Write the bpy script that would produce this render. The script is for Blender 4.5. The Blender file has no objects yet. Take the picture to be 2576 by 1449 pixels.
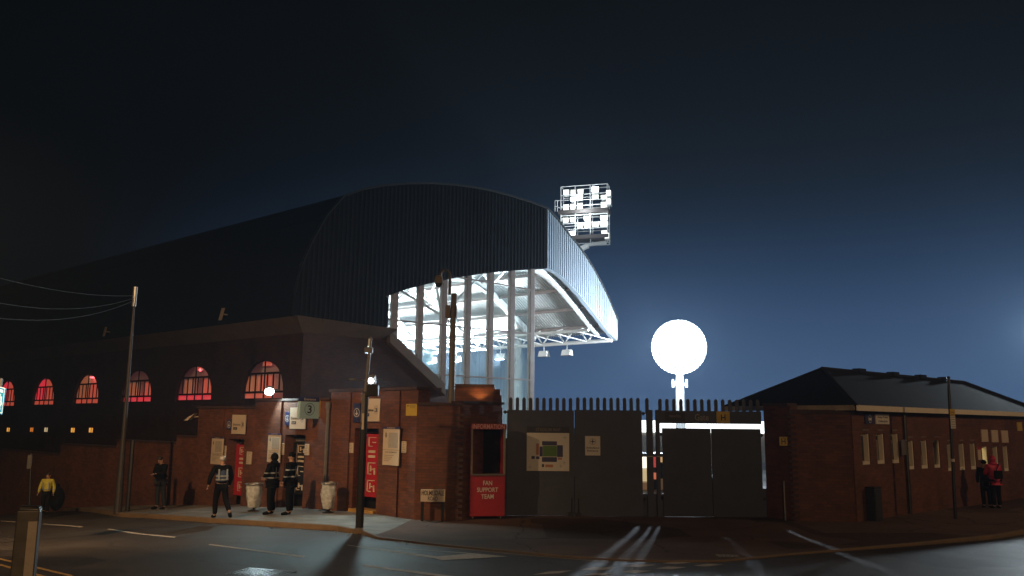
import bpy, bmesh, math, random
from math import sin, cos, tan, pi, sqrt, radians, atan, atan2, exp
from mathutils import Vector as V, Matrix
random.seed(7)
S = bpy.context.scene
COL = S.collection

# ------------------------------------------------------------------ camera
F, CX, CY = 2050.0, 1288.0, 724.5          # focal length and centre in pixels of a 2576 wide frame
PITCH, ROLL, CZ = atan(339/2050), radians(.6), 2.6
cd = bpy.data.cameras.new('camera'); cam = bpy.data.objects.new('camera', cd); COL.objects.link(cam)
cd.sensor_width = 36; cd.lens = 36*F/2576; cd.clip_end = 3000; cd.clip_start = .05
CAMROT = Matrix.Rotation(pi/2+PITCH, 4, 'X') @ Matrix.Rotation(ROLL, 4, 'Z')
cam.matrix_world = Matrix.Translation((0, 0, CZ)) @ CAMROT
S.camera = cam
CAMLOC = V((0, 0, CZ))

# ------------------------------------------------------------------ sky and exposure
S.view_settings.view_transform = 'Standard'; S.view_settings.look = 'None'
S.view_settings.exposure = 0; S.view_settings.gamma = 1
w = bpy.data.worlds.new('World'); S.world = w; w.use_nodes = True
nt = w.node_tree; bg = nt.nodes['Background']
sk = nt.nodes.new('ShaderNodeTexSky'); sk.sky_type = 'NISHITA'; sk.sun_disc = False
sk.sun_elevation = radians(-9); sk.sun_rotation = radians(20); sk.air_density = 1; sk.dust_density = 1
mixs = nt.nodes.new('ShaderNodeMixRGB'); mixs.blend_type = 'ADD'; mixs.inputs[0].default_value = 1
mixs.inputs[2].default_value = (.025, .032, .036, 1)
nt.links.new(sk.outputs[0], mixs.inputs[1])
# the light dome that the floodlit ground throws on the night sky, low over the pitch
tcw = nt.nodes.new('ShaderNodeTexCoord'); sx = nt.nodes.new('ShaderNodeSeparateXYZ'); nt.links.new(tcw.outputs['Generated'], sx.inputs[0])
re_ = nt.nodes.new('ShaderNodeValToRGB'); cr = re_.color_ramp; cr.interpolation = 'B_SPLINE'     # by height above the horizon (values x 6 below)
cr.elements[0].position = 0; cr.elements[0].color = (.18, .36, .72, 1); cr.elements[1].position = .55; cr.elements[1].color = (0, 0, 0, 1)
for p_, c_ in ((.08, (.15, .29, .60)), (.16, (.052, .14, .34)), (.24, (.010, .028, .070)), (.32, (.003, .006, .013)), (.42, (.0005, .001, .002))):
    e_ = cr.elements.new(p_); e_.color = (*c_, 1)
nt.links.new(sx.outputs['Z'], re_.inputs['Fac'])
dt = nt.nodes.new('ShaderNodeVectorMath'); dt.operation = 'DOT_PRODUCT'; dt.inputs[1].default_value = V((.44, .90, 0)).normalized()
nt.links.new(tcw.outputs['Generated'], dt.inputs[0])
az = nt.nodes.new('ShaderNodeMapRange'); az.interpolation_type = 'SMOOTHSTEP'; az.inputs['From Min'].default_value = .55; az.inputs['From Max'].default_value = .92
nt.links.new(dt.outputs['Value'], az.inputs['Value'])
az.inputs['To Max'].default_value = 6
ml = nt.nodes.new('ShaderNodeVectorMath'); ml.operation = 'SCALE'; nt.links.new(re_.outputs[0], ml.inputs[0]); nt.links.new(az.outputs[0], ml.inputs['Scale'])
mg = nt.nodes.new('ShaderNodeMixRGB'); mg.blend_type = 'ADD'; mg.inputs[0].default_value = 1
nt.links.new(mixs.outputs[0], mg.inputs[1]); nt.links.new(ml.outputs[0], mg.inputs[2]); nt.links.new(mg.outputs[0], bg.inputs[0])
bg.inputs[1].default_value = .05

def lamp(name, kind, loc, power, color, aim=None, radius=.1, cone=None, blend=.3, size=None):
    ld = bpy.data.lights.new(name, kind); o = bpy.data.objects.new(name, ld); COL.objects.link(o)
    o.location = loc; ld.energy = power; ld.color = color
    if kind in ('POINT', 'SPOT'): ld.shadow_soft_size = radius
    if kind == 'SPOT': ld.spot_size = radians(cone); ld.spot_blend = blend
    if kind == 'AREA': ld.size = size or 1
    if aim is not None: o.rotation_euler = (V(aim)-V(loc)).to_track_quat('-Z', 'Y').to_euler()
    return o
SODIUM = (1, .60, .29); COOL = (.64, .92, .96)
FLOOD = V((10.3, 50, 7.3)); FLOOD2 = V((32.25, 49, 8.4))
# the two street lamps behind the viewer (their posts are built further down)
L1, L2, L3 = V((-12, 11, 8.2)), V((24, 18, 8.0)), V((2, -8, 8.2))
lamp('street_light', 'SPOT', L1-V((0, 0, .12)), 5600, SODIUM, (-11, 24, 0), .15, 90, .7)
lamp('street_light', 'SPOT', L1-V((0, 0, .2)), 1200, SODIUM, (-6.5, 9, 0), .15, 96, .7)
lamp('street_light', 'SPOT', L2-V((0, 0, .12)), 1150, SODIUM, (16, 24, 0), .15, 130, .6)
lamp('street_light', 'SPOT', L3-V((0, 0, .12)), 3600, SODIUM, (1, 16, 0), .15, 110, .6)

# ------------------------------------------------------------------ helpers: pixels, frames
def ray(px, py):
    return (CAMROT.to_3x3() @ V(((px-CX)/F, -(py-CY)/F, -1)))
def at_depth(px, py, Y):
    d = ray(px, py); return CAMLOC + d*(Y/d.y)
def g(x, y):
    s = (x+3.7)*-.77+(y-21.9)*.64
    s = min((s+sqrt(s*s+4))/2, 45)
    return max(0, 1-max(y, 0)/20)-.028*s-.0017*s*s
def on_ground(px, py, h=0):
    d = ray(px, py); t = 1.0
    while t < 300 and CZ+d.z*t > g(d.x*t, d.y*t)+h: t += .2
    lo, hi = t-.2, t
    for _ in range(30):
        m = (lo+hi)/2
        if CZ+d.z*m > g(d.x*m, d.y*m)+h: lo = m
        else: hi = m
    return CAMLOC+d*hi
class Frame:
    """vertical plane: ex runs to the right along it, ey goes away from the viewer"""
    def __init__(s, o, ex):
        s.o = V((o[0], o[1], 0)); s.ex = V((ex[0], ex[1], 0)).normalized(); s.ey = V((-s.ex.y, s.ex.x, 0))
    def w(s, a, b, z): return s.o+s.ex*a+s.ey*b+V((0, 0, z))
    def pix(s, px, py, b=0):
        d = ray(px, py); t = (b-(CAMLOC-s.o).dot(s.ey))/d.dot(s.ey); p = CAMLOC+d*t
        return (p-s.o).dot(s.ex), p.z
    def ap(s, px, b=0, py=1150): return s.pix(px, py, b)[0]
    @property
    def yaw(s): return atan2(s.ex.y, s.ex.x)
WORLD = Frame((0, 0), (1, 0))

# ------------------------------------------------------------------ helpers: meshes
class MB:
    def __init__(s): s.v = []; s.f = []; s.m = []
    def add(s, vs, fs, mi=0):
        n = len(s.v); s.v += [V(p) for p in vs]; s.f += [[i+n for i in f] for f in fs]; s.m += [mi]*len(fs)
        return s
    def box(s, fr, a0, a1, b0, b1, z0, z1, mi=0):
        p = [fr.w(a, b, z) for z in (z0, z1) for a, b in ((a0, b0), (a1, b0), (a1, b1), (a0, b1))]
        return s.add(p, [(3, 2, 1, 0), (4, 5, 6, 7), (0, 1, 5, 4), (1, 2, 6, 5), (2, 3, 7, 6), (3, 0, 4, 7)], mi)
    def hexa(s, p, mi=0):
        return s.add(p, [(3, 2, 1, 0), (4, 5, 6, 7), (0, 1, 5, 4), (1, 2, 6, 5), (2, 3, 7, 6), (3, 0, 4, 7)], mi)
    def extr(s, pts, vec, mi=0, mi_side=None):
        n = len(pts); vec = V(vec)
        s.add(pts, [list(range(n))], mi); s.add([V(p)+vec for p in pts], [list(range(n))[::-1]], mi)
        q = [V(p) for p in pts]+[V(p)+vec for p in pts]
        return s.add(q, [(i, i+n, (i+1) % n+n, (i+1) % n) for i in range(n)], mi if mi_side is None else mi_side)
    def tube(s, pts, rad, n=8, mi=0, cap=True):
        pts = [V(p) for p in pts]; R = rad if isinstance(rad, (list, tuple)) else [rad]*len(pts)
        rings = []; up = None
        for i, p in enumerate(pts):
            t = (pts[min(i+1, len(pts)-1)]-pts[max(i-1, 0)]).normalized()
            if up is None: up = V((0, 0, 1)) if abs(t.z) < .9 else V((1, 0, 0))
            x = t.cross(up).normalized(); y = t.cross(x).normalized(); up = y if False else up
            rings.append([p+(x*cos(2*pi*k/n)+y*sin(2*pi*k/n))*R[i] for k in range(n)])
        vs = [q for r in rings for q in r]; fs = []
        for i in range(len(pts)-1):
            for k in range(n):
                fs.append((i*n+k, i*n+(k+1) % n, (i+1)*n+(k+1) % n, (i+1)*n+k))
        if cap: fs += [list(range(n))[::-1], [len(vs)-n+k for k in range(n)]]
        return s.add(vs, fs, mi)
    def lathe(s, c, prof, n=16, mi=0, axis=None):
        c = V(c); q = (V(axis).to_track_quat('Z', 'Y').to_matrix() if axis is not None else Matrix.Identity(3))
        vs = [c+q @ V((r*cos(2*pi*k/n), r*sin(2*pi*k/n), z)) for r, z in prof for k in range(n)]; fs = []
        for i in range(len(prof)-1):
            for k in range(n): fs.append((i*n+k, i*n+(k+1) % n, (i+1)*n+(k+1) % n, (i+1)*n+k))
        fs += [list(range(n))[::-1], [len(vs)-n+k for k in range(n)]]
        return s.add(vs, fs, mi)
    def ball(s, c, r, n=10, mi=0):
        r = r if isinstance(r, (tuple, list)) else (r, r, r); c = V(c); m = max(5, n//2+1)
        vs = [c+V((r[0]*sin(pi*i/m)*cos(2*pi*k/n), r[1]*sin(pi*i/m)*sin(2*pi*k/n), r[2]*cos(pi*i/m))) for i in range(m+1) for k in range(n)]
        fs = [(i*n+k, (i+1)*n+k, (i+1)*n+(k+1) % n, i*n+(k+1) % n) for i in range(m) for k in range(n)]
        return s.add(vs, fs, mi)
    def text(s, body, c, ex, wid, hei, up=(0, 0, 1), out=.004, mi=0, ext=.002):
        """flat lettering centred on c, running along ex"""
        cu = bpy.data.curves.new('t', 'FONT'); cu.body = body; cu.align_x = 'CENTER'; cu.resolution_u = 3; cu.offset = .016
        ob = bpy.data.objects.new('t', cu); COL.objects.link(ob)
        dg = bpy.context.evaluated_depsgraph_get(); me = ob.evaluated_get(dg).to_mesh()
        vs = [v.co.copy() for v in me.vertices]; fs = [list(p.vertices) for p in me.polygons]
        ob.evaluated_get(dg).to_mesh_clear(); bpy.data.objects.remove(ob); bpy.data.curves.remove(cu)
        x0, x1 = min(v.x for v in vs), max(v.x for v in vs); y0, y1 = min(v.y for v in vs), max(v.y for v in vs)
        ex = V(ex).normalized(); up = V(up); nrm = ex.cross(up).normalized(); c = V(c)
        P = [c+ex*((v.x-(x0+x1)/2)/(x1-x0)*wid)+up*((v.y-(y0+y1)/2)/(y1-y0)*hei)+nrm*out for v in vs]
        return s.add(P, fs, mi)
    def build(s, name, mats, parent=None, smooth=False, bevel=0, loc=None):
        if not isinstance(mats, (list, tuple)): mats = [mats]
        off = V((0, 0, 0))
        if parent is not None:
            q = parent
            while q is not None: off += q.location; q = q.parent
        elif loc is not None: off = V(loc)
        me = bpy.data.meshes.new(name)
        me.from_pydata([p-off for p in s.v], [], s.f); me.update()
        uv = me.uv_layers.new(name='UVMap').data
        for p in me.polygons:
            p.material_index = s.m[p.index]; p.use_smooth = smooth
            n = p.normal
            for li in p.loop_indices:
                c = me.vertices[me.loops[li].vertex_index].co+off
                if abs(n.z) > .75: uv[li].uv = (c.x, c.y)
                else:
                    t = V((-n.y, n.x, 0)).normalized(); uv[li].uv = (c.dot(t), c.z)
        for m in mats: me.materials.append(m)
        o = bpy.data.objects.new(name, me); COL.objects.link(o)
        if parent is not None: o.parent = parent
        elif loc is not None: o.location = loc
        if bevel:
            b = o.modifiers.new('bevel', 'BEVEL'); b.width = bevel; b.segments = 2; b.limit_method = 'ANGLE'
        return o
def tag(o, label, cat, group=None):
    o['label'] = label; o['category'] = cat
    if group: o['group'] = group
    return o
def thing(name, label, cat, loc=(0, 0, 0), group=None):
    o = bpy.data.objects.new(name, None); COL.objects.link(o); o.location = loc; o.empty_display_size = .3
    return tag(o, label, cat, group)
def struct(o, kind='structure'): o['kind'] = kind; return o
def dup(root, loc, rotz=0, label=None, scale=1):
    def cp(o, par):
        c = o.copy(); COL.objects.link(c)
        if par is not None: c.parent = par
        for ch in o.children: cp(ch, c)
        return c
    r = cp(root, None); r.location = loc; r.rotation_euler = (0, 0, rotz); r.scale = (scale,)*3
    if label: r['label'] = label
    return r

# ------------------------------------------------------------------ materials
def mat(name, col, rough=.6, metal=0, noise=0, nscale=8, bump=0, bscale=40, emit=None, estr=0, spec=.5, col2=None):
    m = bpy.data.materials.new(name); m.use_nodes = True; t = m.node_tree; b = t.nodes['Principled BSDF']
    b.inputs['Base Color'].default_value = (*col, 1); b.inputs['Roughness'].default_value = rough
    b.inputs['Metallic'].default_value = metal; b.inputs['Specular IOR Level'].default_value = spec
    if emit: b.inputs['Emission Color'].default_value = (*emit, 1); b.inputs['Emission Strength'].default_value = estr
    tc = t.nodes.new('ShaderNodeTexCoord')
    if noise or col2:
        n = t.nodes.new('ShaderNodeTexNoise'); n.inputs['Scale'].default_value = nscale; n.inputs['Detail'].default_value = 6
        n.inputs['Roughness'].default_value = .65
        t.links.new(tc.outputs['Object'], n.inputs['Vector'])
        r = t.nodes.new('ShaderNodeValToRGB'); r.color_ramp.elements[0].position = .3; r.color_ramp.elements[1].position = .7
        c2 = col2 or tuple(min(1, c*(1+noise)) for c in col); c1 = col if col2 else tuple(c*(1-noise) for c in col)
        r.color_ramp.elements[0].color = (*c1, 1); r.color_ramp.elements[1].color = (*c2, 1)
        t.links.new(n.outputs['Fac'], r.inputs['Fac']); t.links.new(r.outputs[0], b.inputs['Base Color'])
        mr = t.nodes.new('ShaderNodeMapRange'); mr.inputs['To Min'].default_value = max(0, rough-.12); mr.inputs['To Max'].default_value = min(1, rough+.12)
        t.links.new(n.outputs['Fac'], mr.inputs['Value']); t.links.new(mr.outputs[0], b.inputs['Roughness'])
    if bump:
        n2 = t.nodes.new('ShaderNodeTexNoise'); n2.inputs['Scale'].default_value = bscale; n2.inputs['Detail'].default_value = 4
        t.links.new(tc.outputs['Object'], n2.inputs['Vector'])
        bp = t.nodes.new('ShaderNodeBump'); bp.inputs['Strength'].default_value = bump; bp.inputs['Distance'].default_value = .02
        t.links.new(n2.outputs['Fac'], bp.inputs['Height']); t.links.new(bp.outputs[0], b.inputs['Normal'])
    return m
def brick(name, c1, c2, mortar, var=.35):
    m = bpy.data.materials.new(name); m.use_nodes = True; t = m.node_tree; b = t.nodes['Principled BSDF']
    uv = t.nodes.new('ShaderNodeUVMap')
    br = t.nodes.new('ShaderNodeTexBrick'); br.inputs['Scale'].default_value = 1
    br.inputs['Brick Width'].default_value = .225; br.inputs['Row Height'].default_value = .075
    br.inputs['Mortar Size'].default_value = .006; br.inputs['Mortar Smooth'].default_value = .3; br.inputs['Bias'].default_value = -.1
    br.inputs['Color1'].default_value = (*c1, 1); br.inputs['Color2'].default_value = (*c2, 1); br.inputs['Mortar'].default_value = (*mortar, 1)
    t.links.new(uv.outputs[0], br.inputs['Vector'])
    n = t.nodes.new('ShaderNodeTexNoise'); n.inputs['Scale'].default_value = .9; n.inputs['Detail'].default_value = 8; n.inputs['Roughness'].default_value = .7
    t.links.new(uv.outputs[0], n.inputs['Vector'])
    mp = t.nodes.new('ShaderNodeMapRange'); mp.inputs['From Min'].default_value = .3; mp.inputs['From Max'].default_value = .7
    mp.inputs['To Min'].default_value = 1-var; mp.inputs['To Max'].default_value = 1+var
    t.links.new(n.outputs['Fac'], mp.inputs['Value'])
    mx = t.nodes.new('ShaderNodeVectorMath'); mx.operation = 'SCALE'
    t.links.new(br.outputs['Color'], mx.inputs[0]); t.links.new(mp.outputs[0], mx.inputs['Scale'])
    t.links.new(mx.outputs[0], b.inputs['Base Color']); b.inputs['Roughness'].default_value = .75
    bp = t.nodes.new('ShaderNodeBump'); bp.inputs['Strength'].default_value = .7; bp.inputs['Distance'].default_value = .012; bp.invert = True
    t.links.new(br.outputs['Fac'], bp.inputs['Height']); t.links.new(bp.outputs[0], b.inputs['Normal'])
    return m
def emissive(name, col, strength):
    return mat(name, (.6, .6, .6), emit=col, estr=strength)
M = {}
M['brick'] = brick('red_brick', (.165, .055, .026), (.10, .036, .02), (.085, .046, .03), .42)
M['brick_dark_shaded'] = brick('dark_shaded_brick', (.075, .032, .022), (.052, .024, .019), (.055, .04, .032))  # dark brick; on the end wall the tone stands in for missing lamplight
M['clad'] = mat('shaded_cladding', (.010, .011, .013), .7, 0, .25, 2, spec=.08)  # unlit copy of the cladding, shade put into the colour
M['clad2'] = mat('lit_cladding', (.30, .36, .42), .42, .0, .1, 2)  # floodlit copy of the same cladding, kept far paler
M['white_steel'] = mat('white_steel', (.78, .8, .8), .45, 0, .06, 3)
M['ceil'] = mat('roof_lining', (.7, .73, .73), .5, 0, .1, 1.5)
M['mull'] = mat('mullion_paint', (.30, .25, .23), .5, 0, .15, 3)
M['conc'] = mat('concrete', (.26, .22, .18), .8, 0, .25, 3, .2)
M['fascia'] = mat('fascia_panel', (.16, .12, .09), .7, 0, .18, 1.2)
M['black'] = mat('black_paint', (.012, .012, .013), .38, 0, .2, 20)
M['gate'] = mat('gate_paint', (.06, .07, .105), .6, 0, .25, 1.3, .1, 60)
M['steel'] = mat('galvanised_steel', (.33, .33, .32), .42, .8, .2, 10)
M['grey'] = mat('grey_paint', (.16, .15, .14), .5, 0, .2, 6)
M['red'] = mat('red_panel', (.42, .02, .036), .45, 0, .12, 3)
M['white'] = mat('white_board', (.72, .70, .66), .5, 0, .05, 4)
M['cream'] = mat('cream_board', (.62, .52, .40), .55, 0, .06, 4)
M['ink'] = mat('dark_ink', (.03, .03, .045), .6)
M['navy'] = mat('navy_panel', (.025, .03, .11), .5, 0, .1, 4)
M['yellow'] = mat('yellow_board', (.60, .42, .06), .55, 0, .08, 5)
M['yellow_dirty'] = mat('worn_yellow_paint', (.42, .24, .05), .8, 0, .35, 9, .2)
M['line'] = mat('road_paint', (.48, .42, .34), .7, 0, .3, 14)
M['yline'] = mat('yellow_road_paint', (.42, .24, .06), .7, 0, .3, 14)
M['blue_sign'] = mat('blue_sign', (.02, .22, .34), .35, 0, .05, 4)
M['pale_blue'] = mat('pale_blue_panel', (.42, .66, .74), .5, 0, .05, 4)
M['lens'] = emissive('lamp_lens', (.9, .97, 1), 14)
M['dimlens'] = emissive('dim_lamp_lens', (.95, 1, .92), 2.2)
M['warmlens'] = emissive('warm_lens', (1, .55, .2), 6)
M['tile'] = mat('roof_tiles', (.022, .018, .02), .85, 0, .3, 5, .4, 9, spec=.15)
M['frame_white'] = mat('cream_frame', (.82, .76, .64), .5, 0, .06, 5)
M['glassdark'] = mat('dark_glass', (.05, .055, .055), .12, 0, .3, 4)
M['blind'] = mat('closed_blind', (.22, .22, .20), .7, 0, .25, 12)
M['rubber'] = mat('rubber', (.015, .015, .015), .7)

def asphalt(name, c, rough, wet=0):
    m = bpy.data.materials.new(name); m.use_nodes = True; t = m.node_tree; b = t.nodes['Principled BSDF']
    tc = t.nodes.new('ShaderNodeTexCoord')
    n = t.nodes.new('ShaderNodeTexNoise'); n.inputs['Scale'].default_value = .5; n.inputs['Detail'].default_value = 9; n.inputs['Roughness'].default_value = .7
    n2 = t.nodes.new('ShaderNodeTexNoise'); n2.inputs['Scale'].default_value = 70; n2.inputs['Detail'].default_value = 3
    for q in (n, n2): t.links.new(tc.outputs['Object'], q.inputs['Vector'])
    r = t.nodes.new('ShaderNodeValToRGB'); r.color_ramp.elements[0].position = .32; r.color_ramp.elements[1].position = .68
    r.color_ramp.elements[0].color = (*[k*.7 for k in c], 1); r.color_ramp.elements[1].color = (*[k*1.3 for k in c], 1)
    t.links.new(n.outputs['Fac'], r.inputs['Fac'])
    mx = t.nodes.new('ShaderNodeMixRGB'); mx.blend_type = 'MULTIPLY'; mx.inputs[0].default_value = .7
    r2 = t.nodes.new('ShaderNodeValToRGB'); r2.color_ramp.elements[0].position = .3; r2.color_ramp.elements[0].color = (.45, .45, .45, 1); r2.color_ramp.elements[1].position = .7; r2.color_ramp.elements[1].color = (1.5, 1.5, 1.5, 1)
    t.links.new(n2.outputs['Fac'], r2.inputs['Fac']); t.links.new(r.outputs[0], mx.inputs[1]); t.links.new(r2.outputs[0], mx.inputs[2])
    t.links.new(mx.outputs[0], b.inputs['Base Color'])
    vo = t.nodes.new('ShaderNodeTexVoronoi'); vo.feature = 'DISTANCE_TO_EDGE'; vo.inputs['Scale'].default_value = .33
    wv = t.nodes.new('ShaderNodeVectorMath'); wv.operation = 'MULTIPLY_ADD'; wv.inputs[1].default_value = (.9, .9, .9); t.links.new(n.outputs['Color'], wv.inputs[0]); t.links.new(tc.outputs['Object'], wv.inputs[2]); t.links.new(wv.outputs[0], vo.inputs['Vector'])
    ck = t.nodes.new('ShaderNodeMapRange'); ck.inputs['From Max'].default_value = .012; ck.inputs['To Min'].default_value = .45; t.links.new(vo.outputs['Distance'], ck.inputs['Value'])
    vp = t.nodes.new('ShaderNodeTexVoronoi'); vp.distance = 'CHEBYCHEV'; vp.inputs['Scale'].default_value = .28; t.links.new(tc.outputs['Object'], vp.inputs['Vector'])
    pr = t.nodes.new('ShaderNodeValToRGB'); pr.color_ramp.interpolation = 'CONSTANT'; pr.color_ramp.elements[1].position = .72; pr.color_ramp.elements[0].color = (1, 1, 1, 1); pr.color_ramp.elements[1].color = (.62, .62, .64, 1); t.links.new(vp.outputs['Color'], pr.inputs['Fac'])
    m3 = t.nodes.new('ShaderNodeMixRGB'); m3.blend_type = 'MULTIPLY'; m3.inputs[0].default_value = 1; t.links.new(mx.outputs[0], m3.inputs[1]); t.links.new(pr.outputs[0], m3.inputs[2])
    s3 = t.nodes.new('ShaderNodeVectorMath'); s3.operation = 'SCALE'; t.links.new(m3.outputs[0], s3.inputs[0]); t.links.new(ck.outputs[0], s3.inputs['Scale']); t.links.new(s3.outputs[0], b.inputs['Base Color'])
    mr = t.nodes.new('ShaderNodeMapRange'); mr.inputs['From Min'].default_value = .3; mr.inputs['From Max'].default_value = .7
    mr.inputs['To Min'].default_value = rough-.08; mr.inputs['To Max'].default_value = rough+.1
    t.links.new(n.outputs['Fac'], mr.inputs['Value']); t.links.new(mr.outputs[0], b.inputs['Roughness'])
    bp = t.nodes.new('ShaderNodeBump'); bp.inputs['Strength'].default_value = .65; bp.inputs['Distance'].default_value = .015
    t.links.new(n2.outputs['Fac'], bp.inputs['Height']); t.links.new(bp.outputs[0], b.inputs['Normal'])
    return m
M['road'] = asphalt('road_asphalt', (.058, .05, .044), .55)
M['road'].node_tree.nodes['Principled BSDF'].inputs['Specular IOR Level'].default_value = .36
M['ground'] = asphalt('ground_asphalt', (.05, .048, .045), .65)
M['fore'] = asphalt('forecourt_asphalt', (.15, .10, .08), .85)
M['fore'].node_tree.nodes['Principled BSDF'].inputs['Specular IOR Level'].default_value = .18
def slabs(name):
    m = bpy.data.materials.new(name); m.use_nodes = True; t = m.node_tree; b = t.nodes['Principled BSDF']
    tc = t.nodes.new('ShaderNodeTexCoord'); mp = t.nodes.new('ShaderNodeMapping'); mp.inputs['Rotation'].default_value = (0, 0, radians(40))
    t.links.new(tc.outputs['Object'], mp.inputs[0])
    br = t.nodes.new('ShaderNodeTexBrick'); br.inputs['Scale'].default_value = 1; br.inputs['Brick Width'].default_value = .9; br.inputs['Row Height'].default_value = .6
    br.inputs['Mortar Size'].default_value = .008
    br.inputs['Color1'].default_value = (.24, .22, .19, 1); br.inputs['Color2'].default_value = (.19, .175, .15, 1); br.inputs['Mortar'].default_value = (.07, .06, .05, 1)
    t.links.new(mp.outputs[0], br.inputs['Vector'])
    n = t.nodes.new('ShaderNodeTexNoise'); n.inputs['Scale'].default_value = 1.6; n.inputs['Detail'].default_value = 8
    t.links.new(tc.outputs['Object'], n.inputs['Vector'])
    q = t.nodes.new('ShaderNodeMapRange'); q.inputs['From Min'].default_value = .3; q.inputs['From Max'].default_value = .7; q.inputs['To Min'].default_value = .65; q.inputs['To Max'].default_value = 1.25
    t.links.new(n.outputs['Fac'], q.inputs['Value'])
    sc = t.nodes.new('ShaderNodeVectorMath'); sc.operation = 'SCALE'; t.links.new(br.outputs['Color'], sc.inputs[0]); t.links.new(q.outputs[0], sc.inputs['Scale'])
    t.links.new(sc.outputs[0], b.inputs['Base Color']); b.inputs['Roughness'].default_value = .7
    return m
M['slab'] = slabs('paving_slabs')
def pane_mat():
    """dirty translucent plastic glazing: part clear, part scattering, with wiped streaks"""
    m = bpy.data.materials.new('dirty_glow_glazing'); m.use_nodes = True; t = m.node_tree
    for n in list(t.nodes): t.nodes.remove(n)
    out = t.nodes.new('ShaderNodeOutputMaterial'); tr = t.nodes.new('ShaderNodeBsdfTransparent'); tl = t.nodes.new('ShaderNodeBsdfTranslucent')
    df = t.nodes.new('ShaderNodeBsdfDiffuse'); a = t.nodes.new('ShaderNodeMixShader'); bmx = t.nodes.new('ShaderNodeMixShader')
    tl.inputs[0].default_value = (.5, .72, .8, 1); df.inputs[0].default_value = (.4, .6, .66, 1); tr.inputs[0].default_value = (.86, .95, .97, 1)
    a.inputs[0].default_value = .4; t.links.new(tl.outputs[0], a.inputs[1]); t.links.new(df.outputs[0], a.inputs[2])
    uv = t.nodes.new('ShaderNodeUVMap'); mp = t.nodes.new('ShaderNodeMapping'); mp.inputs['Scale'].default_value = (2.6, .16, 1)
    t.links.new(uv.outputs[0], mp.inputs[0])
    n = t.nodes.new('ShaderNodeTexNoise'); n.inputs['Scale'].default_value = 1.6; n.inputs['Detail'].default_value = 7; n.inputs['Roughness'].default_value = .62
    t.links.new(mp.outputs[0], n.inputs['Vector'])
    r = t.nodes.new('ShaderNodeMapRange'); r.inputs['From Min'].default_value = .3; r.inputs['From Max'].default_value = .72; r.inputs['To Min'].default_value = .65; r.inputs['To Max'].default_value = 1.25
    t.links.new(n.outputs['Fac'], r.inputs['Value'])
    sp = t.nodes.new('ShaderNodeSeparateXYZ'); t.links.new(uv.outputs[0], sp.inputs[0])
    hm = t.nodes.new('ShaderNodeMapRange'); hm.inputs['From Min'].default_value = 3.0; hm.inputs['From Max'].default_value = 8.6; hm.inputs['To Min'].default_value = .72; hm.inputs['To Max'].default_value = .10  # scatter rises lower down to imitate the panes' lower glow
    t.links.new(sp.outputs['Y'], hm.inputs['Value']); mu = t.nodes.new('ShaderNodeMath'); mu.operation = 'MULTIPLY'
    t.links.new(hm.outputs[0], mu.inputs[0]); t.links.new(r.outputs[0], mu.inputs[1]); t.links.new(mu.outputs[0], bmx.inputs[0]); t.links.new(tr.outputs[0], bmx.inputs[1]); t.links.new(a.outputs[0], bmx.inputs[2])
    t.links.new(bmx.outputs[0], out.inputs[0]); return m
M['pane'] = pane_mat()
def film_mat():
    """crumpled clear bag"""
    m = mat('clear_bag', (.72, .78, .8), .12, 0, .3, 12, 1.0, 13)
    m.node_tree.nodes['Principled BSDF'].inputs['Alpha'].default_value = .7
    return m
M['bag'] = film_mat()

# ------------------------------------------------------------------ frames of the place
U = V((-.77, .64, 0)).normalized()                         # along the road, away to the left
p0 = at_depth(940, 1200, 23.5)
W1 = Frame(p0, -U)                                         # turnstile block
B0 = V(((763-CX)/F*38, 38, 0))
ST = Frame(B0, -U)                                         # stand wall along the road (a < 0)
SE = Frame(B0, (.79, .613))                                # end of the stand
GZ = 23.7
GT = Frame((0, GZ), (1, 0))                                # gates
RB = Frame(at_depth(2148, 1150, 22.5), (.766, .643))       # long face of ticket office
RBO = RB.w(0, 0, 0)
RE = Frame(RBO, (.643, -.766))                             # its end face (a < 0), ey points into the building
FW = Frame((0, 22.35), (1, 0))                              # short frontal wall beside the gate

# ------------------------------------------------------------------ ground, road, kerb, pavement
def axis(fine0, fine1, step, far0, far1):
    a = [fine0+i*step for i in range(int(round((fine1-fine0)/step))+1)]
    d = step; x = fine0
    lo = []
    while x > far0: d *= 1.5; x -= d; lo.append(x)
    d = step; x = fine1; hi = []
    while x < far1: d *= 1.5; x += d; hi.append(x)
    return lo[::-1]+a+hi
XS = axis(-48, 40, 1, -900, 900); YS = axis(-6, 62, 1, -300, 1200)
def sheet(name, m, xs, ys, dz):
    mb = MB(); n = len(xs)
    mb.add([V((x, y, g(x, y)+dz)) for y in ys for x in xs],
           [(j*n+i, j*n+i+1, (j+1)*n+i+1, (j+1)*n+i) for j in range(len(ys)-1) for i in range(n-1)])
    return struct(mb.build(name, m, smooth=True))
sheet('ground', M['ground'], XS, YS, 0)
sheet('road', M['road'], [x for x in XS if -46 <= x <= 38], [y for y in YS if -6 <= y <= 40], .006)
KP = [(-160, 1297, .12), (0, 1296, .12), (300, 1301, .12), (530, 1316, .12), (700, 1327, .12), (850, 1337, .12), (905, 1345, .10), (950, 1358, .05),
      (1100, 1374, .03), (1288, 1391, .025), (1420, 1403, .025), (1538, 1411, .025), (1680, 1416, .025), (1818, 1415, .025), (1988, 1398, .03), (2288, 1375, .06), (2450, 1362, .09), (2576, 1345, .1), (2900, 1310, .1)]
kp = []
for px, py, h in KP:
    q = on_ground(px, py); kp.append((q.x, q.y, h))
st = []
for i in range(len(kp)-1):
    for k in range(8):
        f = k/8; st.append(tuple(kp[i][j]*(1-f)+kp[i+1][j]*f for j in range(3)))
st.append(kp[-1])
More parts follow.
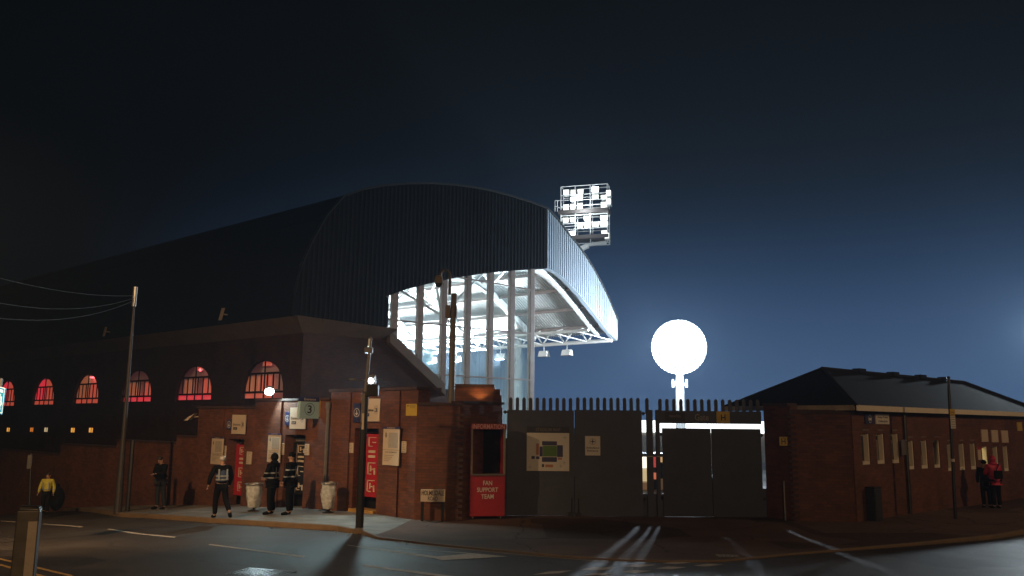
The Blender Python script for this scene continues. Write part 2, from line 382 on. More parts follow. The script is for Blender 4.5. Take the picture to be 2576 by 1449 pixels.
def hk(x):
    for i in range(len(kp)-1):
        if kp[i][0] <= x <= kp[i+1][0]:
            f = (x-kp[i][0])/(kp[i+1][0]-kp[i][0]); return kp[i][2]*(1-f)+kp[i+1][2]*f
    return .12 if x < 0 else .1
INW = V((.1, 1, 0)).normalized()
def strip(mb, sts, ds, top=True, mi=0):
    rows = []
    for x, y, h in sts:
        r = []
        for d in ds:
            p = V((x, y, 0))+INW*d; r.append(V((p.x, p.y, g(p.x, p.y)+hk(p.x)+.006)))
        rows.append(r)
    n = len(ds)
    mb.add([p for r in rows for p in r], [(i*n+k, (i+1)*n+k, (i+1)*n+k+1, i*n+k+1) for i in range(len(rows)-1) for k in range(n-1)], mi)
kb = MB()
rows = []
for x, y, h in st:
    z = g(x, y)+.006; q = V((x, y, 0))+INW*.14
    rows.append([V((x, y, z-.05)), V((x+INW.x*.006, y+.006, z+h-.015)), V((x+INW.x*.02, y+.02, z+h+.002)), V((q.x, q.y, g(q.x, q.y)+hk(q.x)+.008))])
kb.add([p for r in rows for p in r], [(i*4+k, (i+1)*4+k, (i+1)*4+k+1, i*4+k+1) for i in range(len(rows)-1) for k in range(3)])
M['kerb'] = mat('kerb_stone', (.13, .09, .055), .75, nscale=2.2, col2=(.21, .14, .075), bump=.3)
struct(kb.build('kerb', M['kerb']))
DS = [.14, .5]+[1+i for i in range(14)]
split = next(i for i, s_ in enumerate(st) if s_[0] > on_ground(935, 1352).x)
pv = MB(); strip(pv, st[:split+1], DS); struct(pv.build('pavement', M['slab'], smooth=True))
pv = MB(); strip(pv, st[split:], DS); struct(pv.build('forecourt', M['fore'], smooth=True))
def pave(x, y): return g(x, y)+hk(x)+.006
def on_pave(px, py):
    h = .1
    for _ in range(3): q = on_ground(px, py, h); h = hk(q.x)+.006
    return q
def marking(name, pairs, m, h=.012, n=8):
    """pairs: two polylines of pixels on the road, near and far edge"""
    a, b = pairs; mb = MB(); r = []
    for lst in (a, b):
        pts = [on_ground(*p) for p in lst]; o = []
        for i in range(len(pts)-1):
            for k in range(n): o.append(pts[i].lerp(pts[i+1], k/n))
        o.append(pts[-1]); r.append([V((p.x, p.y, g(p.x, p.y)+h)) for p in o])
    k = len(r[0]); mb.add(r[0]+r[1], [(i, i+1, k+i+1, k+i) for i in range(k-1)])
    return struct(mb.build(name, m))
for a in [((108, 1319.5), (205, 1326.5), 2.0), ((0, 1311.5), (36, 1314), 1.6), ((270, 1332), (438, 1353), 2.4), ((524, 1371), (764, 1402.5), 3), ((912, 1424), (1140, 1454), 4)]:
    (x0, y0), (x1, y1), t = a
    marking('road_marking', ([(x0, y0+t*.4), (x1, y1+t*.6)], [(x0+3, y0-t*.4), (x1+4, y1-t*.6)]), M['line'])
marking('road_marking', ([(873, 1373.6), (1085, 1405)], [(875, 1372), (1100, 1401.5)]), M['line'])
marking('road_marking', ([(905, 1373.6), (1190, 1395)], [(905, 1372.6), (1190, 1393.5)]), M['line'])
marking('road_marking', ([(1112, 1411.5), (1277, 1402.2)], [(1082, 1403.4), (1190, 1394)]), M['line'], .016)
for q in [((1340, 1448), (1408, 1444), (1440, 1437), (1380, 1440)), ((1460, 1435), (1515, 1436), (1553, 1430), (1495, 1429)), ((1465, 1449), (1520, 1448), (1550, 1443), (1490, 1444)),
          ((1560, 1441), (1600, 1444), (1638, 1438), (1590, 1436)), ((1648, 1432), (1690, 1434), (1728, 1429), (1680, 1427)), ((1665, 1419), (1700, 1421), (1740, 1417), (1700, 1415)), ((1745, 1425), (1775, 1427), (1820, 1422), (1780, 1420)),
          ((1560, 1427), (1610, 1429), (1650, 1423), (1600, 1421))]:
    marking('road_marking', ([q[0], q[1]], [q[3], q[2]]), M['line'], .013, 3)
marking('road_marking', ([(0, 1410), (178, 1453)], [(0, 1406), (186, 1450)]), M['yline'])
marking('road_marking', ([(0, 1425), (110, 1455)], [(0, 1420.5), (122, 1453)]), M['yline'])
marking('road_marking', ([(1000, 1367), (1288, 1395.5), (1538, 1417)], [(1000, 1366), (1288, 1394.4), (1538, 1415.8)]), M['yline'])
# leaf litter in the gutter
lf = MB()
for i in range(150):
    s_ = random.choice(st[16:62]); d = random.gauss(-.1, .1); x = s_[0]+random.uniform(-.3, .3); y = s_[1]+d-abs(random.gauss(0, .05)); z = g(x, y)+.012
    a = random.uniform(0, 6.28); r = random.uniform(.02, .05); e = V((cos(a), sin(a), .2))*r; f = V((-sin(a), cos(a), random.uniform(-.3, .5)))*r*.6
    c = V((x, y, z+.01)); lf.add([c-e, c+f, c+e, c-f], [(0, 1, 2, 3)])
o = struct(lf.build('fallen_leaves', mat('dead_leaf', (.09, .05, .02), .7, 0, .4, 20)), 'stuff')
# inspection cover in the road and drain grate on the kerb
q = on_ground(655, 1443)
mh = MB(); z = g(q.x, q.y)
fr = Frame((q.x, q.y), (.9, -.3))
mh.box(fr, -.42, .42, -.3, .3, z-.02, z+.012)
for i in range(9):
    for j in range(7):
        mh.box(fr, -.38+i*.088, -.38+i*.088+.05, -.26+j*.077, -.26+j*.077+.04, z+.012, z+.019)
tag(mh.build('inspection_cover', mat('cast_iron', (.12, .12, .12), .3, .7, .2, 20), loc=(q.x, q.y, z)), 'studded iron inspection cover set in the road at the bottom edge', 'manhole cover')
q = on_ground(1832, 1404)
z = pave(q.x, q.y); mh = MB(); fr = Frame((q.x, q.y), (1, -.1))
for i in range(5): mh.box(fr, -.16+i*.07, -.16+i*.07+.045, -.1, .1, z-.02, z+.008)
mh.box(fr, -.2, .2, .1, .125, z-.02, z+.01); mh.box(fr, -.2, .2, -.125, -.1, z-.02, z+.01)
tag(mh.build('drain_grate', M['steel'], loc=(q.x, q.y, z)), 'small metal drain grate at the kerb in front of the closed gate', 'drain')

# ------------------------------------------------------------------ the stand
stand = thing('football_stand', 'large football stand with arched dark roof and floodlit glazed end', 'stand', (B0.x, B0.y, -.8))
LEN = 62.0
def sep(px, py, fr=SE, b=0): a, z = fr.pix(px, py, b); return fr.w(a, b, z)
topA = [(735, 797), (741, 740), (758, 672), (785, 610), (822, 545), (866, 495), (915, 478), (965, 468.5), (1030, 463.5), (1090, 463), (1145, 467), (1200, 474.5), (1245, 484), (1290, 496), (1335, 510), (1375, 525)]
botA = [(1375, 675), (1340, 676.5), (1290, 680.5), (1240, 685), (1200, 690.5), (1140, 700), (1080, 713.5), (1025, 727), (973, 745)]
TA = [sep(*p) for p in topA]; BA = [sep(*p) for p in botA]
fold = TA[-1]
PB = Frame(fold, (.5, .866))
topB = [(1375, 525), (1400, 552), (1425, 585), (1448, 613), (1470, 642), (1492, 677), (1512, 714), (1530, 751), (1544, 784), (1553, 806)]
botB = [(1553, 857), (1540, 845), (1520, 822), (1500, 795), (1480, 770), (1460, 744), (1440, 722), (1420, 702), (1400, 686), (1375, 675)]
TB = [sep(*p, PB) for p in topB]; BB = [sep(*p, PB) for p in botB]
corner = sep(973, 829)
# gable cladding (corrugated by real ribs on the lit return)
mb = MB(); poly = TA+BA+[corner]
mb.extr(poly, SE.ey*.35)
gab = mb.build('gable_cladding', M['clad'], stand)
mb = MB(); a0, a1 = SE.pix(868, 600)[0], SE.pix(1374, 600)[0]
def curve_z(pts, fr, a, b=0):
    q = sorted(((p-fr.o).dot(fr.ex), p.z) for p in pts)
    for i in range(len(q)-1):
        if q[i][0] <= a <= q[i+1][0]:
            f = (a-q[i][0])/max(1e-6, q[i+1][0]-q[i][0]); return q[i][1]*(1-f)+q[i+1][1]*f
    return q[0][1] if a < q[0][0] else q[-1][1]
a = SE.pix(765, 600)[0]
while a < a1-.1:
    zt = curve_z(TA, SE, a+.1); ac = (corner-SE.o).dot(SE.ex)
    zb = curve_z(BA, SE, a) if a > ac else corner.z+.02*(a-ac)+.12
    mb.box(SE, a, a+.1, -.035, .01, max(zb, corner.z-.3)+.03, zt-.06); a += .24
mb.build('cladding_rib', mat('shaded_rib_cladding', (.013, .012, .013), .6, 0, .25, 2, spec=.12), gab)['kind'] = 'stuff'  # ribs darkened like the shaded gable
mb = MB(); mb.extr(TB+BB, PB.ey*.3); ret = mb.build('fascia_cladding', M['clad2'], stand)
mb = MB(); a = .05; aE = (TB[-1]-PB.o).dot(PB.ex)
while a < aE-.1:
    zt = min(curve_z(TB, PB, a), curve_z(TB, PB, a+.13)); zb = max(curve_z(BB, PB, a), curve_z(BB, PB, a+.13))
    mb.box(PB, a, a+.13, -.05, .01, zb+.02, zt-.02); a += .29
mb.build('cladding_rib', M['clad2'], ret)['kind'] = 'stuff'
mb = MB()
for P, fr in ((TA, SE), (TB, PB)):
    for i in range(len(P)-1):
        h = V((0, 0, .1)); o_ = -fr.ey*.1
        mb.hexa([P[i]+o_, P[i+1]+o_, P[i+1]+fr.ey*.4, P[i]+fr.ey*.4, P[i]+o_+h, P[i+1]+o_+h, P[i+1]+fr.ey*.4+h, P[i]+fr.ey*.4+h])
mb.build('verge_trim', mat('verge_flashing', (.02, .022, .024), .7), stand)
# roof skin and lining, both running away along the road
mb = MB(); P = TA+TB[1:]; n = len(P)
mb.add([p+SE.ey*.1 for p in P]+[p+U*LEN for p in P], [(i, i+n, i+n+1, i+1) for i in range(n-1)])
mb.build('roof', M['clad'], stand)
lin = [sep(973, 745)]+[sep(*p) for p in botA[::-1][1:]]+[sep(*p, PB) for p in botB[::-1][1:]]
lin = [p+V((0, 0, .55)) for p in lin]
tn = 0
# corrugated lining: ribs run along the curve
def resample(pts, n):
    L = [0]
    for i in range(len(pts)-1): L.append(L[-1]+(pts[i+1]-pts[i]).length)
    out = []
    for k in range(n):
        s_ = L[-1]*k/(n-1)
        for i in range(len(pts)-1):
            if L[i] <= s_ <= L[i+1]+1e-6:
                out.append(pts[i].lerp(pts[i+1], (s_-L[i])/max(1e-6, L[i+1]-L[i]))); break
    return out
LR = resample(lin, 28); back = [LR[0]+V((-1.6*SE.ex.x, -1.6*SE.ex.y, -.7)), LR[0]+V((-3.1*SE.ex.x, -3.1*SE.ex.y, -1.6))]
LRF = back[::-1]+LR
mb = MB(); ns = int(LEN/.22); vs = []
for k in range(ns):
    d = .4+k*.22
    for zz, dd in ((0, 0), (0, .09), (.055, .11), (.055, .2)):
        vs += [p+U*(d+dd)+V((0, 0, zz)) for p in LRF]
n = len(LRF); fs = [(j*n+i, j*n+i+1, (j+1)*n+i+1, (j+1)*n+i) for j in range(ns*4-1) for i in range(n-1)]
mb.add(vs, fs); mb.build('roof_lining', M['ceil'], stand)
def beam(mb, p, q, wd, dp, up=V((0, 0, 1))):
    t = (q-p).normalized(); x = t.cross(up).normalized()*wd/2; y = x.normalized().cross(t).normalized()*dp/2
    mb.hexa([p-x-y, p+x-y, q+x-y, q-x-y, p-x+y, p+x+y, q+x+y, q-x+y])
# curved rafters across the stand, tied by purlins
for k in range(9):
    d = 1.2+k*5.6; mb = MB(); q = [p+U*d-V((0, 0, .3)) for p in LRF[::2]]
    for i in range(len(q)-1): beam(mb, q[i], q[i+1], .22, .42)
    mb.build('rafter', M['white_steel'], stand)
for i in range(3, len(LRF), 3):
    mb = MB(); beam(mb, LRF[i]+U*.4-V((0, 0, .12)), LRF[i]+U*50-V((0, 0, .12)), .1, .2); 
    mb.build('purlin', M['mull'] if i > 15 else M['white_steel'], stand)
# raking lattice braces under the roof
for k in range(8):
    d = 1.2+k*5.6; mb = MB()
    ia, ib = 4, 11; c0 = LRF[ia]+U*d-V((0, 0, .5)); c1 = LRF[ib]+U*d-V((0, 0, .5))
    lo = c0.lerp(c1, .5)-V((0, 0, 1.9))
    for p_, q_ in ((c0, lo), (c1, lo), (LRF[7]+U*d-V((0, 0, .5)), lo), (c1, LRF[15]+U*(d+2.8)-V((0, 0, 1.1))), (c0, LRF[7]+U*(d+5.6)-V((0, 0, .4))), (lo, LRF[9]+U*(d+5.6)-V((0, 0, .5))), (LRF[13]+U*d-V((0, 0, .4)), LRF[19]+U*(d+5.6)-V((0, 0, .4)))):
        mb.tube([p_, q_], .075, 6)
    mb.build('roof_brace', M['white_steel'], stand)
# lattice truss along the front edge
tip = sep(1548, 852, PB)
mb = MB(); T0 = tip+U*.3-V((0, 0, .1)); H = 1.25
mb.tube([T0, T0+U*56], .13, 8); mb.tube([T0+V((0, 0, H)), T0+U*56+V((0, 0, H))], .11, 8)
for k in range(28):
    a_, b_ = T0+U*(k*2), T0+U*(k*2+2); m_ = T0+U*(k*2+1)+V((0, 0, H))
    mb.tube([a_, m_], .06, 6); mb.tube([m_, b_], .06, 6)
mb.build('front_truss', M['white_steel'], stand)
mb = MB(); back2 = -SE.ex*2.2+V((0, 0, .55)); mb.tube([T0+back2, T0+back2+U*56], .1, 8)
for k in range(28):
    mb.tube([T0+U*(k*2), T0+back2+U*(k*2+1)], .05, 6); mb.tube([T0+U*(k*2+1)+V((0, 0, H)), T0+back2+U*(k*2+1)], .05, 6)
mb.build('inner_truss', M['white_steel'], stand)
# glazed windbreak end: mullions, rails, panes
mul = [994, 1059, 1119, 1180, 1237, 1291, 1341]
ma = [SE.pix(x, 850)[0] for x in mul]
def glass_top(a): return curve_z(BA, SE, a)
def rake_z(a):
    p1, p2 = SE.pix(973, 832), SE.pix(1112, 966)
    return p1[1]+(a-p1[0])*(p2[1]-p1[1])/(p2[0]-p1[0])
zfoot = 1.0
for a in ma:
    mb = MB(); mb.box(SE, a-.16, a+.16, .05, .35, max(zfoot, min(rake_z(a), 30)-.3), glass_top(a)+.1); mb.build('mullion', M['mull'], stand, bevel=.02)
def rail(p, q):
    (a_, z_), (c_, y_) = SE.pix(*p), SE.pix(*q)
    mb = MB(); mb.hexa([SE.w(a_, .0, z_-.04), SE.w(c_, .0, y_-.04), SE.w(c_, .06, y_-.04), SE.w(a_, .06, z_-.04), SE.w(a_, .0, z_+.04), SE.w(c_, .0, y_+.04), SE.w(c_, .06, y_+.04), SE.w(a_, .06, z_+.04)])
    mb.build('glazing_rail', M['mull'], stand)
rail((973, 803), (1343, 841)); rail((1128, 693), (1343, 730)); rail((1095, 942), (1343, 956.5))
aa = [(corner-SE.o).dot(SE.ex)+.05]+ma
for i in range(len(aa)-1):
    a_, c_ = aa[i], aa[i+1]; mb = MB()
    pts = [SE.w(a_, .2, max(zfoot, rake_z(a_)-.25)), SE.w(c_, .2, max(zfoot, rake_z(c_)-.25)), SE.w(c_, .2, glass_top(c_)+.15), SE.w(a_, .2, glass_top(a_)+.15)]
    mb.add(pts, [(0, 1, 2, 3)]); mb.build('glazing_pane', M['pane'], stand)
# wiped smears on one pane
mb = MB(); cc = SE.pix(1108, 962)
for k in range(7):
    an = radians(62+k*13); L_ = 1.9+.35*sin(k*2.1); prev = None
    pts = []
    for j in range(7):
        f = j/6; r = L_*f; aq = cc[0]-.3+r*cos(an)+.25*sin(f*3+k); zq = cc[1]+.3+r*sin(an); wd = .16*sin(pi*min(.97, f+.05))+.02
        pts.append((aq-wd, aq+wd, zq))
    pts = [q for q in pts if q[2] > rake_z(q[0])+.1 and q[1] < ma[2]-.2 and q[0] > ma[1]]
    for j in range(len(pts)-1):
        mb.add([SE.w(pts[j][0], .17, pts[j][2]), SE.w(pts[j][1], .17, pts[j][2]), SE.w(pts[j+1][1], .17, pts[j+1][2]), SE.w(pts[j+1][0], .17, pts[j+1][2])], [(0, 1, 2, 3)])
mb.build('pane_smear', M['pane'], stand)
# brick end wall with raking coping
fz_t, fz_b = sep(735, 797).z, sep(763, 837).z
mb = MB(); zb = -1.0
fr0, fr1 = SE.pix(973, 832), SE.pix(1112, 966)
pts = [SE.w(0, 0, zb), SE.w(fr1[0]+2.5, 0, zb), SE.w(fr1[0]+2.5, 0, fr1[1]-.3), SE.w(fr1[0], 0, fr1[1]-.25), SE.w(fr0[0], 0, fr0[1]-.25), SE.w(0, 0, fr0[1]-.2)]
mb.extr(pts, SE.ey*.4); mb.build('end_wall', M['brick_dark_shaded'], stand)  # shade above the lamp cutoff put into the brick colour
mb = MB()
q0, q1 = SE.w(fr0[0], 0, fr0[1]), SE.w(fr1[0], 0, fr1[1]); dn = V((0, 0, -.62)); o1, o2 = -SE.ey*.35, SE.ey*.45
mb.hexa([q0+dn+o1, q1+dn+o1, q1+dn+o2, q0+dn+o2, q0+o1, q1+o1, q1+o2, q0+o2]); mb.build('raking_coping', M['fascia'], stand, bevel=.03)
# splayed eaves slabs at the end and along the road
mb = MB(); aE0 = SE.pix(985, 845)[0]; zt1 = sep(973, 830).z; zb1 = sep(958, 855).z; aw = SE.pix(958, 850)[0]; d0 = .75
j = -.7
mb.hexa([SE.w(-.05, -.02, fz_b), SE.w(aw, -.02, zb1), SE.w(aw, .3, zb1), SE.w(-.05, .3, fz_b), SE.w(j, -d0, fz_t), SE.w(fr0[0]+.25, -d0, zt1), SE.w(fr0[0]+.25, .3, zt1), SE.w(j, .3, fz_t)])
mb.build('eaves_slab', M['fascia'], stand)
mb = MB(); mb.hexa([ST.w(-LEN, -.02, fz_b), ST.w(-.06, -.02, fz_b), ST.w(-.06, .3, fz_b), ST.w(-LEN, .3, fz_b), ST.w(-LEN, -d0, fz_t), ST.w(j+.55, -d0, fz_t), ST.w(j+.55, .3, fz_t), ST.w(-LEN, .3, fz_t)])
mb.build('eaves_slab', M['fascia'], stand)
for k in range(1, 4): 
    f = k/4+.03*(k == 2); a_ = j+(fr0[0]-j)*f; b_ = aw*f; zt_ = fz_t+(zt1-fz_t)*f; zb_ = fz_b+(zb1-fz_b)*f
    mb = MB(); mb.add([SE.w(a_-.02, -d0-.004, zt_), SE.w(a_+.02, -d0-.004, zt_), SE.w(b_+.02, -.026, zb_), SE.w(b_-.02, -.026, zb_)], [(0, 1, 2, 3)]); mb.build('panel_joint', M['ink'], stand)
# road wall with arched windows and little lit windows
arch = [(663, 607, 711, 1005, 905), (486, 440, 530, 1009, 919), (343, 303, 378, 1013, 930), (216, 183, 245, 1017, 940), (106, 79, 133, 1020, 950), (14, -12, 34, 1023, 957)]
holes = []
for c, x0, x1, yb, yt in arch:
    holes.append((ST.pix(x0, yb)[0], ST.pix(x1, yb)[0], ST.pix(c, yb)[1], ST.pix(c, yt)[1]))
wz0 = sum(h[2] for h in holes)/len(holes)
ww = sum(h[1]-h[0] for h in holes)/len(holes)
smalls = [(22, 1081), (81, 1081), (117, 1081), (184.5, 1082), (230, 1082)]
sm = [(ST.pix(px, py)[0], ST.pix(px, py)[1]) for px, py in smalls]
def arch_pts(a0, a1, z0, z1, n=12, ins=0):
    """outline of the opening: tall half ellipse on a sill"""
    c = (a0+a1)/2; r = (a1-a0)/2-ins; zt = z1-ins; zs = z0+ins; spring = z0+(z1-z0)*.12
    o = [(c-r, zs)]
    for k in range(n+1):
        t = pi-pi*k/n; o.append((c+r*cos(t), spring+(zt-spring)*sin(t)**.9 if 0 < k < n else spring))
    return o+[(c+r, zs)]
mb = MB(); zlo, zhi = -6.0, fz_b+.02
ups = sorted(holes); edges = [-LEN]
for h in ups:
    a0, a1, z0, z1 = h
    mb.add([ST.w(edges[-1], 0, zlo), ST.w(a0, 0, zlo), ST.w(a0, 0, zhi), ST.w(edges[-1], 0, zhi)], [(0, 1, 2, 3)])
    mb.add([ST.w(a0, 0, zlo), ST.w(a1, 0, zlo), ST.w(a1, 0, z0), ST.w(a0, 0, z0)], [(0, 1, 2, 3)])
    op = arch_pts(a0, a1, z0, z1); k = len(op)
    for i in range(k-1):
        (p, z), (q, y) = op[i], op[i+1]
        if abs(q-p) > 1e-4: mb.add([ST.w(p, 0, z), ST.w(q, 0, y), ST.w(q, 0, zhi), ST.w(p, 0, zhi)], [(0, 1, 2, 3)])
        mb.add([ST.w(p, 0, z), ST.w(p, .2, z), ST.w(q, .2, y), ST.w(q, 0, y)], [(0, 1, 2, 3)])
    (p, z), (q, y) = op[-1], op[0]; mb.add([ST.w(p, 0, z), ST.w(p, .2, z), ST.w(q, .2, y), ST.w(q, 0, y)], [(0, 1, 2, 3)])
    edges.append(a1)
mb.add([ST.w(edges[-1], 0, zlo), ST.w(0, 0, zlo), ST.w(0, 0, zhi), ST.w(edges[-1], 0, zhi)], [(0, 1, 2, 3)])
mb.build('road_wall', M['brick_dark_shaded'], stand)
M['w_red'] = emissive('lit_red_counter', (1, .04, .07), .55); M['w_org'] = emissive('lit_orange_wall', (1, .13, .075), .38)
M['w_tan'] = emissive('lit_tan_wall', (1, .27, .11), .22); M['w_dim'] = emissive('dim_room', (.8, .2, .24), .03); M['w_hot'] = emissive('bright_red_lamp', (1, .12, .14), 3.0)
M['w_frame'] = mat('window_frame', (.02, .015, .015), .6)
for wi, h in enumerate(holes):
    a0, a1, z0, z1 = h; W_ = a1-a0; Hh = z1-z0; rnd = random.Random(wi+3)
    fmb = MB(); op = arch_pts(a0, a1, z0, z1); oi = arch_pts(a0, a1, z0, z1, ins=.07)
    for i in range(len(op)-1):
        (p, z), (q, y) = op[i], op[i+1]; (p2, z2), (q2, y2) = oi[i], oi[i+1]
        fmb.add([ST.w(p, .09, z), ST.w(q, .09, y), ST.w(q2, .09, y2), ST.w(p2, .09, z2)], [(0, 1, 2, 3)])
    def inside(a): # arch height at a
        f = min(1, abs(a-(a0+a1)/2)/(W_/2)); return z0+Hh*(.12+.88*sqrt(max(0, 1-f*f))**.9)
    for zf in (.19, .66):
        z = z0+Hh*zf; half = W_/2*(1 if zf < .3 else .74); c = (a0+a1)/2
        fmb.box(ST, c-half, c+half, .08, .13, z-.05, z+.05)
    for k in range(1, 7):
        a = a0+W_*k/7; zt = inside(a)
        z_lo = z0+Hh*.19; z_hi = min(zt, z0+Hh*.66)
        if k in (2, 5): z_lo = z0
        if z_hi > z_lo: fmb.box(ST, a-.035, a+.035, .085, .125, z_lo, z_hi)
    c = (a0+a1)/2; fmb.box(ST, c-.03, c+.03, .08, .13, z0, z1)
    fmb.box(ST, a0, a1, .07, .14, z0, z0+.07)
    fo = fmb.build('arched_window', M['w_frame'], stand)
    # room behind the glass, about a metre deep: counter and wall bays that glow in place of lamplight, ceiling lamp
    rm = MB(); b1 = .62
    rm.box(ST, a0-1.3, a1+.2, b1+.3, b1+.35, z0-.4, z1+.1, 3)
    if wi in (0,): segs = [(.0, .30, 2), (.36, .6, 1)]
    elif wi == 1: segs = [(-.1, .1, 3), (.12, .3, 2), (.62, 1.0, 1)]
    elif wi == 2: segs = [(-.05, .3, 2), (.62, 1.05, 1)]
    elif wi == 3: segs = [(-.1, .35, 2), (.45, 1.05, 1)]
    else: segs = [(-.3, .35, 0), (.35, 1.1, 1)]
    sh = -.62
    for f0, f1, mi in segs:
        rm.box(ST, a0+W_*f0+sh, a0+W_*f1+sh, b1, b1+.1, z0+Hh*.2, z0+Hh*(.62 if wi < 3 else .95), mi)
    if wi in (1, 2, 3, 4, 5): rm.box(ST, a0-.9, a1+.1, b1-.25, b1-.1, z0-.3, z0+Hh*.17, 0 if wi < 3 else 1)
    else: rm.box(ST, a0-.9, c+.2, b1-.3, b1-.1, z0-.3, z0+Hh*.16, 1)
    if wi in (1, 3): rm.ball(ST.w(c-.3, .5, z1-.22), (.22, .22, .06) if wi == 3 else (.09, .09, .08), 10, 4)
    if wi in (0, 1): rm.box(ST, c-.8, c-.1, .5, .55, z1-.25, z1+.05, 1)
    rm.build('lit_room', [M['w_red'], M['w_org'], M['w_tan'], M['w_dim'], M['w_hot']], fo)
M['sw'] = emissive('lit_amber_window', (1, .42, .06), .85); M['sw2'] = emissive('lit_pale_window', (1, .75, .4), .5); M['sw3'] = emissive('lit_orange_window', (1, .28, .04), .6)
for i, (a, z) in enumerate(sm):
    mb = MB(); mb.box(ST, a-.3, a+.3, -.02, .02, z-.14, z+.14); o = mb.build('small_window', [M['sw'], M['sw3'], M['sw2'], M['sw'], M['sw']][i], stand)
    mb = MB(); mb.box(ST, a-.33, a-.3, -.05, .02, z-.17, z+.17); mb.box(ST, a+.3, a+.33, -.05, .02, z-.17, z+.17); mb.box(ST, a-.3, a+.3, -.05, .02, z+.14, z+.17); mb.box(ST, a-.3, a+.3, -.05, .02, z-.17, z-.14); mb.box(ST, a+.02, a+.05, -.04, -.02, z-.14, z+.14)
    mb.build('window_frame', M['w_frame'], o)
# seating deck behind the end wall
mb = MB(); mb.add([SE.w(fr0[0]-2.5, .6, fr0[1]+.4), SE.w(fr1[0]+5, .6, fr1[1]-4.5), SE.w(fr1[0]+5, .6, fr1[1]-4.5)+U*56, SE.w(fr0[0]-2.5, .6, fr0[1]+.4)+U*56], [(0, 1, 2, 3)])
mb.build('seating_deck', M['conc'], stand)
# lamps hung below the front truss (they light the roof lining)
lamp0 = thing('hanging_floodlight', 'bright floodlight hanging under the front truss, nearest the tip of the roof', 'floodlight', (0, 0, 0), 'floodlights hung under the roof truss')
mb = MB(); mb.tube([(0, 0, 0), (0, 0, -.35)], .03, 6); mb.box(WORLD, -.03, .03, -.42, .42, -.38, -.32); mb.build('bracket', M['white_steel'], lamp0)
mb = MB(); mb.hexa([V(p) for p in ((-.25, -.4, -.75), (.25, -.4, -.75), (.25, .4, -.75), (-.25, .4, -.75), (-.16, -.36, -.36), (.16, -.36, -.36), (.16, .36, -.36), (-.16, .36, -.36))]); hs = mb.build('housing', M['white_steel'], lamp0, bevel=.03)
mb = MB(); mb.box(WORLD, -.24, .24, -.38, .38, -.77, -.752); mb.build('lens', M['lens'], lamp0)
labs = ['bright floodlight hanging under the roof truss just right of the glazed end', None, 'bright floodlight seen through the fifth pane of the glazed end', 'bright floodlight seen through the third pane of the glazed end', 'bright floodlight seen through the leftmost low corner of the glazed end']
for i, (px, lab) in enumerate([(1370, 'pale unlit floodlight hanging below the truss just right of the glazed end'), (1427, 'pale unlit floodlight hanging below the truss towards the roof tip'), (1262, labs[2]), (1150, labs[3]), (1088, labs[4])]):
    # distance along the truss whose direction meets this pixel
    s_ = min((abs((T0+U*k*.1).x/(T0+U*k*.1).y*F+CX-px), k*.1) for k in range(540))[1]
    loc = T0+U*s_-V((0, 0, .13)); yaw = atan2(-U.x, U.y)
    o = lamp0 if i == 0 else dup(lamp0, (0, 0, 0)); o.location = loc; o.rotation_euler = (0, 0, yaw); o['label'] = lab
    if i < 2:
        for ch in o.children:
            if ch.name.startswith('lens'): ch.data = ch.data.copy(); ch.data.materials[0] = M['grey']
    else: lamp('flood_glow', 'SPOT', loc-V((0, 0, 1.05)), 32000, (.93, .98, 1), loc-SE.ex*6+U*2+V((0, 0, 3.2)), .25, 150, .45)
# plates on the dark roof side
for px, py, w_, h_, lab in [(556, 790, 11, 28, 'tilted tan plate fixed low on the dark roof side, nearer one'), (262, 834, 8, 26, 'tilted tan plate fixed low on the dark roof side, farther left one')]:
    c = ST.w(*[(a_, -.9, z_) for a_, z_ in [ST.pix(px, py, -.9)]][0]); t = MB(); k = 38/F*1.15
    x = -U*w_*k*.9; y = V((0, 0, 1))*h_*k/2-U*(.12); th = ST.ey*.08
    t.hexa([c-x/2-y, c+x/2-y, c+x/2-y+th, c-x/2-y+th, c-x/2+y, c+x/2+y, c+x/2+y+th, c-x/2+y+th])
    t.tube([c+th, c+ST.ey*1.0], .04, 6)
    tag(t.build('sign_plate', M['cream'], loc=c), lab, 'sign', 'plates on the roof side')

# ------------------------------------------------------------------ turnstile block
blk = thing('turnstile_block', 'red brick turnstile block with three numbered entrances facing the road', 'building', W1.w(0, 0, -.1))
aX = lambda px: W1.ap(px)
RTN = W1.w(aX(1048), 0, 0)
doors = [(572, 612, 1104, 1277), (715, 766, 1094, 1282), (890, 950, 1078, 1283)]
dz = []
for x0, x1, yt, yb in doors:
    a0, a1 = aX(x0), aX(x1); c = (x0+x1)/2; dz.append((a0, a1, W1.pix(c, yb)[1], W1.pix(c, yt)[1]))
tops = [(aX(492), aX(640), W1.pix(600, 1028)[1]), (aX(640), aX(826), W1.pix(668, 1010)[1]), (aX(826), aX(1048), W1.pix(965, 983)[1])]
mb = MB(); cop = []
def wall_piece(a0, a1, z0, z1, b0=0, b1=.45): mb.box(W1, a0, a1, b0, b1, z0, z1)
for (s0, s1, zt), (d0_, d1_, db, dt) in zip(tops, dz):
    wall_piece(s0, d0_, -1.2, zt); wall_piece(d1_, s1, -1.2, zt); wall_piece(d0_, d1_, dt, zt); wall_piece(d0_, d1_, -1.2, db)
mb.box(W1, tops[0][0], tops[0][0]+.4, .45, 5.5, -1.2, tops[0][2]); 
bw = mb.build('brick_wall', M['brick'], blk)
mb = MB()
for (s0, s1, zt), dep in zip(tops, (5, 3.2, .9)): mb.box(W1, s0-.05, s1, -.06, dep, zt, zt+.09)
mb.build('flat_roof', M['brick_dark_shaded'], blk, bevel=.01)
